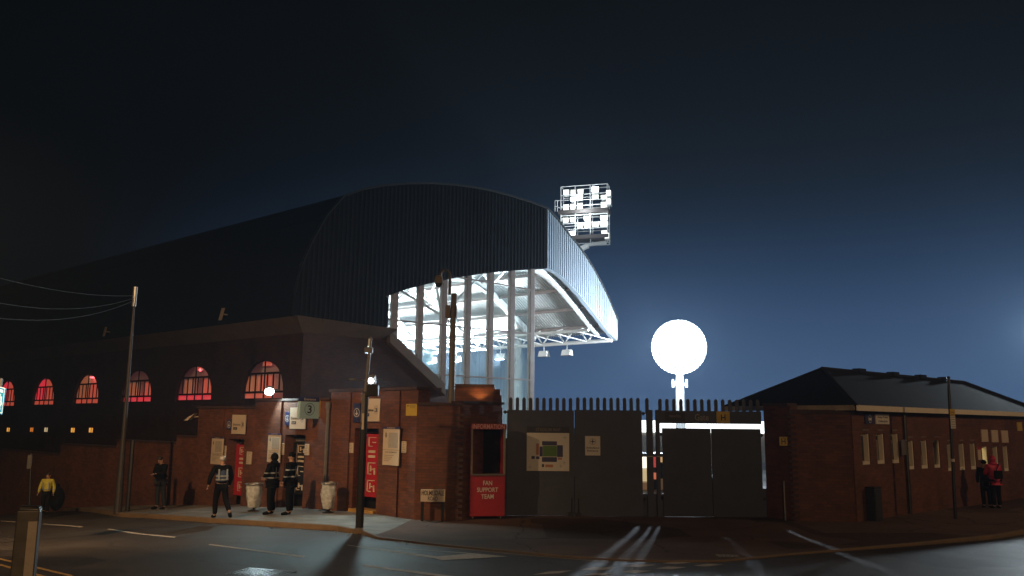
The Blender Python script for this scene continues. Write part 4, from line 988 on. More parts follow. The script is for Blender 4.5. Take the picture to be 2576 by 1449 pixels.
for x0, x1, lab in ((1667, 1789.8, 'left dark leaf of gate H under the lettered beam'), (1791.3, 1916.5, 'right dark leaf of gate H beside the brick pier')):
    a0, a1 = GT.ap(x0), GT.ap(x1); zt_ = GT.pix(1790, 1078)[1]; first = x0 < 1700
    t = thing('gate_leaf', lab, 'gate', GT.w((a0+a1)/2, 0, gb), 'steel gate leaves')
    mb = MB(); mb.box(GT, a0, a1, .01, .05, gb+.016, zt_); first and mb.box(GT, a1-.04, a1+.08, .105, .125, gb+.02, gz(1200)); mb.build('steel_sheet', M['gate'], t, bevel=.006)  # first leaf also carries an added strip closing its gap to light
    mb = MB(); mb.box(GT, a0+.02, a1-.02, .05, .1, zt_-.1, zt_-.02); mb.box(GT, a0+.02, a1-.02, .05, .1, gb+.05, gb+.12); mb.build('frame', M['gate'], t)
    ah = a0-.03 if x0 < 1700 else a1+.03
    if not first: mb = MB(); mb.box(GT, a1-.02, a1+.14, .13, .15, gb-.05, gb+.8); mb.build('light_stop', M['gate'], t)  # added blocker that shortens the light streak
    for py in (1092, 1252):
        mb = MB(); mb.box(GT, ah-.05, ah+.05, .02, .05, gz(py)-.02, gz(py)+.02); mb.lathe(GT.w(ah, .035, gz(py)-.05), [(.022, 0), (.022, .1)], 8); mb.build('hinge', M['black'], t)
# map and ambulance notice
t, a0, a1, z0, z1, b = board('stadium_map', 'large cream stadium map board on the left gate leaf', 'map', GT, 1325, 1432, 1089, 1185, M['white'], -.03)
w_, h_ = a1-a0, z1-z0; X = lambda f: a0+w_*f; Z = lambda f: z0+h_*f
mb = MB(); mb.box(GT, a0, a1, b, b+.028, z1+.003, z1+h_*.17); hd = mb.build('header', M['ink'], t)
mb = MB(); mb.text('STADIUM MAP', GT.w((a0+a1)/2, b, z1+h_*.085), GT.ex, w_*.58, h_*.085); mb.build('lettering', M['grey'], hd)
def rect(x0, x1, y0, y1, d=.004): return MB().box(GT, X(x0), X(x1), b-d, b-.001, Z(y0), Z(y1))
rect(.38, .71, .38, .66).build('pitch', mat('map_green', (.10, .22, .05), .6), t)
mb = rect(.36, .71, .67, .78)
for a in ((.36, .71, .24, .365), (.715, .85, .37, .68), (.30, .375, .38, .64), (.11, .19, .31, .39), (.22, .30, .31, .38), (.36, .41, .10, .18)): mb.box(GT, X(a[0]), X(a[1]), b-.004, b-.001, Z(a[2]), Z(a[3]))
mb.build('stand_block', M['navy'], t)
mb = rect(.44, .62, .10, .17); mb.box(GT, X(.73), X(.83), b-.004, b-.001, Z(.3), Z(.35)); mb.box(GT, X(.22), X(.29), b-.004, b-.001, Z(.42), Z(.72)); mb.build('key_patch', mat('map_salmon', (.5, .22, .14), .6), t)
mb = MB()
for x, z in ((.9, .88), (.08, .1), (.8, .13), (.88, .22)): mb.box(GT, X(x)-.05, X(x)+.05, b-.003, b-.001, Z(z)-.004, Z(z)+.004); mb.box(GT, X(x)-.004, X(x)+.004, b-.0035, b-.001, Z(z)-.05, Z(z)+.05)
mb.build('street_line', M['blind'], t)
t, a0, a1, z0, z1, b = board('ambulance_notice', 'small cream notice with a cross reading Ambulance Entrance on the gate', 'notice', GT, 1472, 1510, 1097, 1146, M['white'], -.03)
w_, h_ = a1-a0, z1-z0; mb = MB(); ca, cz_ = (a0+a1)/2, z0+h_*.72; ringmb(mb, GT, ca, cz_, h_*.16, h_*.014, b); mb.box(GT, ca-.012, ca+.012, b-.005, b-.001, cz_-.06, cz_+.06); mb.box(GT, ca-.06, ca+.06, b-.0045, b-.001, cz_-.012, cz_+.012)
mb.text('Ambulance', GT.w(ca, b, z0+h_*.40), GT.ex, w_*.86, h_*.1); mb.text('Entrance', GT.w(ca, b, z0+h_*.25), GT.ex, w_*.72, h_*.1); mb.build('lettering', M['ink'], t)

# ------------------------------------------------------------------ ticket office
off = thing('ticket_office', 'low brick ticket office with hipped tiled roof and slim white windows', 'building', RBO+V((0, 0, .1)))
eaz = RB.pix(2150, 1022)[1]; LW = 14.5; DW = 3.6; zg = -.4
wins = []
for grp, yt, yb in (([2170, 2213, 2252], 1086, 1188), ([2284, 2323, 2361], 1106, 1190), ([2402, 2436, 2470], 1115, 1192), ([2498, 2532, 2564], 1123, 1195)):
    pass
zoomx = [(1092, 625, 880), (1215, 625, 878), (1336, 630, 875), (1463, 680, 918), (1577, 682, 918), (1682, 684, 915), (1793, 706, 932), (1890, 708, 930), (1983, 709, 928), (2085, 730, 965), (2172, 733, 935), (2256, 734, 935)]
mb = MB()
def uz(x, y): return ((2150+x/2.841)*.8587, (1050+y/2.841)*.8587)
holes2 = []
for i, (x, y0, y1) in enumerate(zoomx):
    px, p0_ = uz(x, y0); _, p1_ = uz(x, y1)
    a, zt = RB.pix(px, p0_); _, zb_ = RB.pix(px, p1_); holes2.append((a-.24, a+.24, zb_, zt))
for k in range(4):       # one head and sill height per bay
    hs_ = holes2[k*3:k*3+3]; zb_ = sum(h[2] for h in hs_)/3; zt = sum(h[3] for h in hs_)/3
    for i in range(3): holes2[k*3+i] = (hs_[i][0], hs_[i][1], zb_, zt)
prev = 0
for a0, a1, zb_, zt in holes2:
    mb.box(RB, prev, a0, 0, .28, zg, eaz); mb.box(RB, a0, a1, 0, .28, zg, zb_); mb.box(RB, a0, a1, 0, .28, zt, eaz); prev = a1
mb.box(RB, prev, LW, 0, .28, zg, eaz)
WB = 2.45; mb.box(RE, -WB, -.281, .001, .28, zg, eaz); mb.box(RB, .281, LW, WB-.28, WB, zg, eaz); mb.box(RB, LW-.28, LW-.001, .281, WB-.281, zg, eaz)
mb.build('brick_wall', M['brick'], off)
for i, (a0, a1, zb_, zt) in enumerate(holes2):
    mb = MB(); d0, d1 = .13, .19; t_ = .055
    mb.box(RB, a0, a0+t_, d0, d1, zb_, zt); mb.box(RB, a1-t_, a1, d0-.1, d1, zb_-.17, zt); mb.box(RB, a0+t_, a1-t_, d0-.02, d1, zt-t_, zt); mb.box(RB, a0+t_, a1-t_, d0-.12, d1+.02, zb_, zb_+.09)
    fo = mb.build('window', M['frame_white'], off)
    mb = MB(); mb.box(RB, a0+t_, a1-t_, .16, .175, zb_+.09, zt-t_)
    mb.build('pane', M['glassdark'] if i != 9 else emissive('lit_ticket_window', (1, .8, .35), .75), fo)
    if i in (1, 2, 4, 5, 7):
        mb = MB(); mb.box(RB, a0+t_, a1-t_, .15, .158, zb_+.09, zb_+.09+(zt-zb_)*random.uniform(.3, .7)); mb.build('blind', M['blind'], fo)
    if i < 9:
        mb = MB(); mb.box(RB, a0+.1, a1-.05, -.012, 0, zt+.09, zt+.115); mb.build('number_plate', M['blind'], off)
# hipped roof with overhang, fascia and ridge tiles
ov = .3; re_ = 1.25; c = [RB.w(-ov, -ov, eaz), RB.w(LW+ov, -ov, eaz), RB.w(LW+ov, DW+ov, eaz), RB.w(-ov, DW+ov, eaz)]
r0, r1 = RB.w(DW/2, DW/2, RB.pix(2070, 928, DW/2)[1]), RB.w(LW-DW/2-.3, DW/2, RB.pix(2070, 928, DW/2)[1])
mb = MB(); mb.add(c+[r0, r1], [(0, 1, 5, 4), (1, 2, 5), (2, 3, 4, 5), (3, 0, 4), (3, 2, 1, 0)]); rf = mb.build('roof', M['tile'], off)
mb = MB(); mb.tube([r0, r1], .07, 8); [mb.tube([p_, q_], .06, 6) for p_, q_ in ((c[0], r0), (c[3], r0), (c[1], r1), (c[2], r1))]; mb.build('ridge_tiles', M['tile'], rf)
for f in (.22, .44, .64, .82):
    p_ = r0.lerp(r1, f); mb = MB(); mb.box(Frame(p_, RB.ex[:2]), -.22, .22, -.12, .12, p_.z-.02, p_.z+.12); mb.build('ridge_vent', M['tile'], rf)
mb = MB(); mb.box(RB, -ov, LW+ov, -ov-.03, -ov+.0, eaz-.13, eaz+.02); mb.build('fascia_board', M['frame_white'], off)
mb = MB(); mb.box(RE, -DW-ov, ov-.03, -ov-.03, -ov-.001, eaz-.12, eaz+.02); mb.build('fascia_board', mat('stained_fascia', (.4, .33, .25), .7, 0, .25, 4), off)
mb = MB(); a_ = RB.ap(2277); mb.tube([RB.w(a_, -.06, .05), RB.w(a_, -.06, eaz-.2)], .045, 8); mb.build('downpipe', M['black'], off)
# projecting lower wall in front of its end, with toothed edge and return to the gate
Q = on_pave(2000, 1311); c0 = RBO
PW = Frame((Q.x, Q.y), (c0.x-Q.x-.02, c0.y-Q.y-.03)); PL = (V((c0.x, c0.y, 0))-V((Q.x, Q.y, 0))).length-.05
t = thing('pier_wall', 'brick wall with toothed edge between gate H and the ticket office', 'wall', (Q.x, Q.y, .1))
zt = PW.pix(2070, 1042)[1]; mb = MB(); mb.box(PW, 0, PL, 0, .3, -.3, zt)
gr = GT.w(GT.ap(1923), -.05, 0); RR = Frame((gr.x, gr.y), (Q.x-gr.x, Q.y-gr.y)); rl = (V((Q.x, Q.y, 0))-V((gr.x, gr.y, 0))).length
mb.box(RR, 0, rl-.02, 0.01, .3, -.3, zt+.22); mb.build('brick_wall', M['brick'], t)
mb = MB(); mb.box(PW, -.05, PL, -.04, .34, zt, zt+.12); mb.box(RR, -.02, rl-.06, -.03, .33, zt+.22, zt+.3); mb.build('coping', M['brick_dark_shaded'], t)
mb = MB()
for k in range(24):
    z = .1+k*.15
    if z < zt-.1: mb.box(PW, -.1, .13, -.04, .05, z, z+.075)
mb.build('quoin_teeth', M['brick_dark_shaded'], t)
# hydrant plate, thin bollard post
a, z = RR.pix(1972.5, 1110, -.02)
t = thing('hydrant_sign', 'small yellow hydrant plate with black H on the brick return by gate H', 'sign', RR.w(a, -.02, z-.12))
fh = Frame(RR.w(a, -.05, 0), (1, -.25)); mb = MB(); mb.box(fh, -.11, .11, -.06, -.045, z-.12, z+.12); mb.box(fh, -.02, .02, -.045, .1, z-.02, z+.02); mb.build('plate', M['yellow'], t)
mb = MB(); mb.text('H', fh.w(0, -.06, z), fh.ex, .11, .16); mb.text('100', fh.w(0, -.06, z+.085), fh.ex, .05, .03); mb.build('lettering', M['ink'], t)
q = R_(on_pave(1976, 1309)); mb = MB(); h_ = at_depth(1974, 1213, q.y).z; mb.tube([q, V((q.x, q.y, h_))], .026, 8); mb.lathe(V((q.x, q.y, h_)), [(.03, 0), (.034, .02), (.02, .04)], 8)
tag(mb.build('marker_post', M['steel'], loc=q), 'thin grey post standing before the brick return by gate H', 'post')
# eaves lamp at the gate end of the office
p = RE.w(-DW+.1, -.2, eaz-.22)
t = thing('eaves_lamp', 'small lit lamp under the ticket office eaves by the gate spikes', 'lamp', p)
mb = MB(); mb.box(Frame(p, (1, 0)), -.18, .18, -.08, .08, p.z-.03, p.z+.05); mb.tube([p, p+V((.2, .1, -.1))], .02, 6); mb.build('housing', M['grey'], t)
mb = MB(); mb.box(Frame(p, (1, 0)), -.17, .17, -.083, -.081, p.z-.02, p.z+.04); mb.build('lens', emissive('yellow_lens', (1, .8, .4), 2), t)
# signs on the office
def rboard(name, label, cat, x0, x1, y0, y1, m, b=-.03, group=None): return board(name, label, cat, RB, x0, x1, y0, y1, m, b, group=group)
t, a0, a1, z0, z1, b = rboard('ticket_sign', 'cream sign reading Away Ticket Collection with navy symbol panel', 'sign', 2204, 2237, 1042, 1067, M['white'])
w_, h_ = a1-a0, z1-z0; mb = MB(); mb.text('Away Ticket', RB.w((a0+a1)/2, b, z0+h_*.68), RB.ex, w_*.8, h_*.24); mb.text('Collection', RB.w((a0+a1)/2, b, z0+h_*.3), RB.ex, w_*.7, h_*.2); mb.build('lettering', M['ink'], t)
n0, n1 = RB.ap(2180), RB.ap(2203); mb = MB(); mb.box(RB, n0, n1, b, b+.03, z0, z1); np_ = mb.build('symbol_panel', M['navy'], t)
mb = MB(); ca = (n0+n1)/2; ringmb(mb, RB, ca, (z0+z1)/2, h_*.4, h_*.05, b, sx=.8); mb.box(RB, ca-.08, ca+.08, b-.006, b-.001, z0+h_*.35, z0+h_*.6); mb.build('symbol', M['white'], np_)
for i, x in enumerate((2090, 2174, 2258)):
    px, _ = uz(x, 0); wd = 8
    rboard('price_board', ['blank cream board above the lit ticket window', 'blank cream board in the middle of three above the windows', 'blank cream board nearest the right edge, above the last window'][i], 'board', px-wd, px+wd, uz(x, 592+i*4)[1], uz(x, 695+i*3)[1], M['cream'], group='blank boards above the ticket windows')
t, a0, a1, z0, z1, b = rboard('poster', 'narrow poster with red top beside the lit ticket window', 'poster', uz(2032, 0)[0], uz(2060, 0)[0], uz(0, 735)[1], uz(0, 845)[1], M['cream'])
mb = MB(); mb.box(RB, a0, a1, b-.004, b, z0+(z1-z0)*.78, z1); mb.build('red_band', M['red'], t)
rboard('warning_notice', 'dull yellow notice high on the ticket office at the right edge', 'notice', uz(2362, 0)[0], uz(2400, 0)[0], uz(0, 532)[1], uz(0, 604)[1], M['yellow'])
t, a0, a1, z0, z1, b = rboard('meter_cabinet', 'grey wall cabinet between the first and second window bays', 'cabinet', uz(1398, 0)[0], uz(1432, 0)[0], uz(0, 682)[1], uz(0, 805)[1], M['grey'], -.12)
mb = MB(); mb.box(RB, a0-.02, a1+.02, b-.02, b-.001, z1-.02, z1+.02); mb.build('lid', M['steel'], t)
# black bin cabinet
q = R_(on_pave(2205, 1312)); BF = Frame((q.x, q.y), (.80, .6)); tz = lambda py: at_depth(2197, py, q.y).z
t = thing('black_cabinet', 'black street cabinet standing before the ticket office wall', 'cabinet', q)
wA = BF.pix(2220, 1270)[0]; 
BL = Frame((q.x, q.y), (.6, -.8)); wl = BL.pix(2176, 1270)[0]
mb = MB(); mb.add([], []); zt = tz(1230)
mb.hexa([q, BF.w(wA, 0, q.z), BF.w(wA, 0, q.z)+BL.ex*wl, q+BL.ex*wl, V((q.x, q.y, zt)), BF.w(wA, 0, zt), BF.w(wA, 0, zt)+BL.ex*wl, V((q.x, q.y, zt))+BL.ex*wl]); mb.build('body', mat('cabinet_paint', (.02, .022, .025), .5, 0, .2, 6), t, bevel=.02)
mb = MB(); c4 = [V((q.x, q.y, zt)), BF.w(wA, 0, zt), BF.w(wA, 0, zt)+BL.ex*wl, V((q.x, q.y, zt))+BL.ex*wl]; cm = sum(c4, V((0, 0, 0)))/4
c5 = [cm+(p-cm)*1.05 for p in c4]; mb.hexa(c5+[p+V((0, 0, .04)) for p in c5]); mb.build('lid', M['black'], t, bevel=.01)
mb = MB(); 
mb.box(BF, wA*.08, wA*.92, -.008, 0, q.z+.1, zt-.08); mb.build('door', mat('cabinet_door', (.028, .03, .032), .5), t)
# parking sign pole
q = R_(on_pave(2404, 1305)); t = thing('sign_pole', 'tall black pole with a narrow yellow and white parking plate', 'sign pole', q); pz = lambda py: at_depth(2395, py, q.y).z; PT = V((at_depth(2386, 955, q.y).x, q.y, pz(952)))
mb = MB(); mb.tube([q, PT], [.048, .04], 10); mb.lathe(PT, [(.05, 0), (.05, .04), (.02, .06)], 10); mb.build('pole', M['black'], t)
pf = Frame((PT.x, q.y-.06), (1, .08)); x0, x1 = pf.ap(2391, 0, 1060), pf.ap(2403, 0, 1060)
mb = MB(); mb.box(pf, x0, x1, -.01, .0, pz(1078), pz(1046)); mb.build('lower_plate', M['white'], t)
mb = MB(); mb.box(pf, x0-.003, x1+.003, -.014, .0, pz(1045.5), pz(1029)); mb.build('upper_plate', M['yellow'], t)
mb = MB(); 
for k_ in range(7): mb.box(pf, x0+.02, x1-.02, -.019, -.0095, pz(1074-6*k_), pz(1073-6*k_))
mb.build('print', M['ink'], t)
mb = MB(); p_ = q.lerp(PT, .41); mb.tube([p_-V((0, 0, .04)), p_+V((0, 0, .04))], .053, 10); mb.build('sticker', M['white'], t)

# ------------------------------------------------------------------ left street furniture
def pole_between(base, px, py): 
    b = R_(on_pave(*base)) if isinstance(base, tuple) else base
    return b, at_depth(px, py, b.y)
b_ = R_(on_pave(296, 1288))-V((0, 0, .05))
tp = at_depth(340, 733, b_.y)
t = thing('telegraph_pole', 'tall leaning pole on the left pavement with overhead wires', 'pole', b_)
mb = MB(); mb.tube([b_, b_.lerp(tp, .33), tp], [.13, .075, .036], 12); mb.build('shaft', mat('weathered_pole', (.034, .03, .028), .6, 0, .3, 5), t)
mb = MB(); mb.tube([b_+V((.26, .1, 0)), b_+V((.26, .1, 0))+(tp-b_)*.32], .07, 8); mb.build('support_post', M['black'], t)
mb = MB(); mb.tube([tp-V((0, 0, .5)), tp+V((0, 0, .15))], .07, 10); mb.build('pole_cap', M['steel'], t)
def wire(label, p, q, sag):
    mb = MB(); pts = [p.lerp(q, k/24)-V((0, 0, sag*4*(k/24)*(1-k/24))) for k in range(25)]; mb.tube(pts, .008, 5)
    tag(mb.build('overhead_wire', mat('cable', (.015, .016, .016), .7), loc=p), label, 'wire', 'overhead wires to the telegraph pole')
tq = tp-V((0, 0, .3))
wire('lowest sagging overhead wire running left from the pole top', tq, at_depth(-260, 745, 15), .55)
wire('middle overhead wire running left from the pole top', tq+V((0, 0, .08)), at_depth(-260, 690, 15), .5)
wire('uppermost overhead wire running left from the pole top', tq+V((0, 0, .16)), at_depth(-200, 640, 15), .25)
b_ = R_(on_pave(74, 1292))-V((0, 0, .05)); t2 = at_depth(78, 1141, b_.y)
t = thing('sign_post', 'thin post with small pale plate on the far left pavement', 'sign post', b_)
mb = MB(); mb.tube([b_, t2], .04, 8); mb.build('post', M['black'], t); mb = MB(); fr = Frame(t2, (1, 0)); mb.box(fr, -.07, .07, -.05, -.03, t2.z-.5, t2.z-.05); mb.build('plate', M['grey'], t)
# blue sign at the left edge
D = 17; c_ = at_depth(2, 1004, D)
base = V((c_.x-.06, D, pave(c_.x, D)))
t = thing('blue_road_sign', 'blue sign given a glow, with white border cut by the left edge of the view', 'sign', base)
mb = MB(); mb.tube([base, at_depth(4, 952, D)], .03, 8); mb.build('post', M['steel'], t)
SF = Frame((c_.x, D-.05), (1, -.25)); k = D/F
pts = [SF.w(*[(x*k, 0, 0)][0])+V((0, 0, c_.z+y*k)) for x, y in ((-26, 36), (16, 26), (12, -38), (-26, -28))]
mb = MB(); mb.extr(pts, SF.ey*.02); pn = mb.build('panel', mat('glow_blue_sign', (.03, .3, .5), .4, emit=(.04, .42, .7), estr=.32), t)  # emission stands in for the sign's retroreflective shine
mb = MB()
wm = mat('glow_white_print', (.8, .85, .9), .4, emit=(.5, .9, 1), estr=.6)
def sq(x0, x1, y0, y1, sl=-.2): mb.add([SF.w(x*k, -.005, 0)+V((0, 0, c_.z+(y+sl*x)*k)) for x, y in ((x0, y0), (x1, y0), (x1, y1), (x0, y1))], [(0, 1, 2, 3)])
sq(-24, 15, 28, 30); sq(-24, 13, -33, -31); sq(12.5, 14, -32, 29); sq(-20, 9, 17, 24)
for k_ in range(4): sq(-6+k_*4, -4+k_*4, -8-(k_ % 2)*6, 8+((k_+1) % 2)*5); sq(-18, 8, -24+k_*3, -23+k_*3)
for cx_ in (-8, 5):
    for k_ in range(10):
        t0, t1 = 2*pi*k_/10, 2*pi*(k_+1)/10
        mb.add([SF.w((cx_+r*cos(tt))*k, -.005, 0)+V((0, 0, c_.z+(-10+r*sin(tt)-.2*cx_)*k)) for r, tt in ((5, t0), (5, t1), (3.8, t1), (3.8, t0))], [(0, 1, 2, 3)])
mb.build('symbol', wm, pn)
# near bollard
q = on_ground(62, 1600); D = 5.6; c_ = at_depth(75, 1285, D); q = V((c_.x, D, g(c_.x, D)))
t = thing('bollard', 'dark square bollard with pale strip painted for its lit side in the left foreground', 'bollard', q)
fr = Frame((q.x, q.y), (.92, .39)); wd = .066; ze = at_depth(75, 1282, D).z
mb = MB(); mb.hexa([fr.w(-wd*1.12, -wd*1.12, q.z-.1), fr.w(wd*1.12, -wd*1.12, q.z-.1), fr.w(wd*1.12, wd*1.12, q.z-.1), fr.w(-wd*1.12, wd*1.12, q.z-.1), fr.w(-wd, -wd, ze), fr.w(wd, -wd, ze), fr.w(wd, wd, ze), fr.w(-wd, wd, ze)]); mb.build('shaft', mat('bollard_paint', (.05, .045, .04), .35, 0, .2, 12), t, bevel=.008)
mb = MB(); mb.hexa([fr.w(-wd, -wd, ze+.002), fr.w(wd, -wd, ze+.002), fr.w(wd, wd, ze+.002), fr.w(-wd, wd, ze+.002), fr.w(-wd*.8, -wd*.8, ze+.03), fr.w(wd*.8, -wd*.8, ze+.022), fr.w(wd*.8, wd*.8, ze+.022), fr.w(-wd*.8, wd*.8, ze+.03)]); mb.build('cap', M['black'], t, bevel=.008)
mb = MB(); mb.hexa([fr.w(wd*.2, -wd*1.13-.002, q.z+.1), fr.w(wd*1.0, -wd*1.13-.002, q.z+.1), fr.w(wd*1.0, -wd*1.1, q.z+.1), fr.w(wd*.2, -wd*1.1, q.z+.1), fr.w(wd*.1, -wd-.004, ze-.07), fr.w(wd*.9, -wd-.004, ze-.07), fr.w(wd*.9, -wd+.002, ze-.07), fr.w(wd*.1, -wd+.002, ze-.07)]); mb.build('lit_side_strip', M['conc'], t)  # pale strip stands in for the bollard's lit side

# ------------------------------------------------------------------ bins in clear bags
def bin_(label, px, py, top, half):
    q = R_(on_pave(px, py)); k = q.y/F; h = at_depth(px, top, q.y).z-q.z; r = half*k
    t = thing('bin_sack', label, 'bin', q, 'wrapped bins by the entrances')
    mb = MB(); mb.lathe(q+V((0, 0, h-.03)), [(r*1.02, 0), (r*1.06, .02), (r*1.04, .05), (r*.9, .055), (r*.88, .0)], 20); mb.build('hoop', M['steel'], t)
    mb = MB(); mb.tube([q+V((0, .03, 0)), q+V((0, .03, h))], .03, 6); mb.lathe(q, [(.16, 0), (.16, .02), (.05, .05)], 12); mb.build('stand', M['black'], t)
    mb = MB(); n = 26; rows = 16; vs = []; rr = random.Random(px)
    ph = [rr.uniform(0, 6.28) for _ in range(6)]
    for j in range(rows+1):
        f = j/rows; z = h*1.0-f*h*.86
        base = r*(1.07 if f < .06 else .82+.12*sin(f*3.6+.4)-.10*max(0, f-.75)*2)
        for i in range(n):
            a = 2*pi*i/n; d = 1+.06*sin(3*a+ph[0]+f*4)+.05*sin(7*a+ph[1]-f*6)+.035*sin(12*a+ph[2]+f*9)+rr.uniform(-.03, .03)
            vs.append(q+V((base*d*cos(a), base*d*sin(a), z+.012*sin(5*a+ph[3]))))
    fs = [(j*n+i, j*n+(i+1) % n, (j+1)*n+(i+1) % n, (j+1)*n+i) for j in range(rows) for i in range(n)]+[[rows*n+i for i in range(n)]]
    mb.add(vs, fs); mb.build('clear_bag', M['bag'], t, smooth=True)
    mb = MB(); mb.ball(q+V((0, 0, h*.32)), (r*.62, r*.62, h*.17), 12); mb.build('rubbish', mat('rubbish', (.3, .15, .07), .7, 0, .5, 14), t, smooth=True)
bin_('clear plastic bin sack on a hoop stand, left one beside the first door', 637, 1286, 1217, 20)
bin_('clear plastic bin sack on a hoop stand, right one under the downpipe', 825, 1290, 1215, 19)

# ------------------------------------------------------------------ people
SKIN = mat('skin', (.42, .25, .17), .5, 0, .08, 20); HAIRG = mat('grey_hair', (.5, .5, .5), .5, 0, .3, 60); DARKH = mat('dark_hair', (.03, .022, .018), .6)
CLB = mat('black_cloth', (.006, .006, .007), .9, 0, .35, 30, .3, spec=.12); CLN = mat('navy_cloth', (.02, .027, .05), .85, 0, .3, 30, .3); DEN = mat('dark_denim', (.014, .015, .02), .9, 0, .3, 40)
HIV = mat('hi_vis_yellow', (.50, .46, .05), .7, 0, .25, 14, .3); REDJ = mat('red_jacket', (.52, .02, .075), .6, 0, .15, 12, .3); REFL = mat('reflective_tape', (.3, .33, .34), .4)
VEST = mat('navy_vest', (.04, .07, .15), .6, 0, .2, 20)
def skin(verts, edges, sub=2):
    """verts: name -> (co, rx, ry); grown with the Skin modifier from the first vertex; returns (verts, faces)"""
    names = list(verts); me = bpy.data.meshes.new('s'); me.from_pydata([verts[n][0] for n in names], [(names.index(a), names.index(b)) for a, b in edges], [])
    o = bpy.data.objects.new('s', me); COL.objects.link(o); o.modifiers.new('k', 'SKIN'); sv = me.skin_vertices[0].data
    for i, n in enumerate(names): sv[i].radius = (verts[n][1], verts[n][2]); sv[i].use_root = (i == 0)
    m2 = o.modifiers.new('d', 'SUBSURF'); m2.levels = sub; m2.render_levels = sub
    dg = bpy.context.evaluated_depsgraph_get(); ev = o.evaluated_get(dg); mm = ev.to_mesh()
    r = ([v.co.copy() for v in mm.vertices], [list(p.vertices) for p in mm.polygons]); ev.to_mesh_clear(); bpy.data.objects.remove(o); bpy.data.meshes.remove(me); return r
def person(label, foot, yaw, H, pose, top, legs, hair='short', hairm=DARKH, shoes=CLB, vest=False, strips=(), coat=0, hood=None, hat=None, bag=False, group=None):
    """built facing +y with z up at 1.75 m, then turned by yaw and scaled"""
    P = dict(lean=0, head=(0, 0), ls=(-.19, 0, 1.42), le=(-.25, -.02, 1.14), lh=(-.24, .08, .90), rs=(.19, 0, 1.42), re=(.25, -.02, 1.14), rh=(.24, .08, .90),
             lk=(-.10, .02, .50), la=(-.10, -.02, .09), lt=(-.12, .15, .04), rk=(.10, .02, .50), ra=(.10, -.02, .09), rt=(.12, .15, .04), hipz=.93)
    P.update(pose); ln = P['lean']
    def L(p):                                             # lean the upper body about the hips
        p = V(p); d = p-V((0, 0, P['hipz'])); return V((p.x, d.y*cos(ln)+d.z*sin(ln), P['hipz']+d.z*cos(ln)-d.y*sin(ln)))
    hx, hy = P['head']
    def HD(p):                                            # nod and turn the head about the neck
        p = V(p)-V((0, 0, 1.50)); p = Matrix.Rotation(hx, 3, 'X') @ (Matrix.Rotation(hy, 3, 'Z') @ p); return L(p+V((0, 0, 1.50)))
    c = dict(pel=(L((0, 0, P['hipz'])), .13, .10), wst=(L((0, 0, 1.08)), .125, .095), chs=(L((0, 0, 1.28)), .15, .105), sho=(L((0, -.005, 1.41)), .09, .075), nck=(L((0, .005, 1.49)), .055, .055),
             hd1=(HD((0, .015, 1.56)), .062, .072), hd2=(HD((0, .012, 1.645)), .074, .092), hd3=(HD((0, 0, 1.72)), .055, .065),
             ls=(L(P['ls']), .062, .062), le=(L(P['le']), .045, .045), lh=(L(P['lh']), .03, .03), rs=(L(P['rs']), .062, .062), re=(L(P['re']), .045, .045), rh=(L(P['rh']), .03, .03),
             lp=(V((-.09, 0, .88)), .085, .09), lk=(V(P['lk']), .058, .06), la=(V(P['la']), .042, .045), lt=(V(P['lt']), .028, .02), rp=(V((.09, 0, .88)), .085, .09), rk=(V(P['rk']), .058, .06), ra=(V(P['ra']), .042, .045), rt=(V(P['rt']), .028, .02))
    E = [('pel', 'wst'), ('wst', 'chs'), ('chs', 'sho'), ('sho', 'nck'), ('nck', 'hd1'), ('hd1', 'hd2'), ('hd2', 'hd3'), ('sho', 'ls'), ('ls', 'le'), ('le', 'lh'), ('sho', 'rs'), ('rs', 're'), ('re', 'rh'),
         ('pel', 'lp'), ('lp', 'lk'), ('lk', 'la'), ('la', 'lt'), ('pel', 'rp'), ('rp', 'rk'), ('rk', 'ra'), ('ra', 'rt')]
    t = thing('person', label, 'person', (0, 0, 0), group)
    bd = MB(); bd.add(*skin(c, E))
    # hands: palm and five separate curled fingers each
    for sd, e, h in ((-1, 'le', 'lh'), (1, 're', 'rh')):
        w0 = c[h][0]; d = (w0-c[e][0]).normalized(); side = V((0, 1, 0)); side = (side-d*side.dot(d)).normalized(); nrm = d.cross(side)*sd
        hv = {'w': (w0-d*.01, .026, .02), 'p': (w0+d*.055, .04, .016)}; he = [('w', 'p')]; bd.add(*skin(hv, he, 1))
        for i, (off, ln_) in enumerate(((.032, .062), (.011, .074), (-.011, .07), (-.031, .054))):
            b0 = w0+d*.075+side*off; k1 = b0+d*ln_*.5+nrm*.008; k2 = k1+(d*.7+nrm*.7)*ln_*.5
            bd.add(*skin({'a': (b0, .0095, .0095), 'b': (k1, .009, .009), 'c': (k2, .0075, .0075)}, [('a', 'b'), ('b', 'c')], 1))
        b0 = w0+d*.03+side*.035; bd.add(*skin({'a': (b0, .011, .011), 'b': (b0+side*.028+d*.02, .01, .01), 'c': (b0+side*.034+d*.05+nrm*.012, .008, .008)}, [('a', 'b'), ('b', 'c')], 1))
    # face: nose, ears, eyes, mouth
    bd.ball(HD((0, .108, 1.60)), (.013, .02, .022), 8); [bd.ball(HD((s_*.078, .0, 1.61)), (.012, .022, .033), 8) for s_ in (-1, 1)]
    [bd.ball(HD((s_*.032, .092, 1.632)), (.013, .01, .008), 8, 1) for s_ in (-1, 1)]; bd.ball(HD((0, .094, 1.558)), (.026, .012, .007), 8, 1)
    bd.build('body', [SKIN, M['ink']], t, smooth=True)
    # jacket
    J = {n: (c[n][0], c[n][1]+e, c[n][2]+e) for n, e in (('pel', .045), ('wst', .045), ('chs', .05), ('sho', .035), ('ls', .028), ('le', .028), ('lh', .022), ('rs', .028), ('re', .028), ('rh', .022))}
    JE = [e for e in E if e[0] in J and e[1] in J]
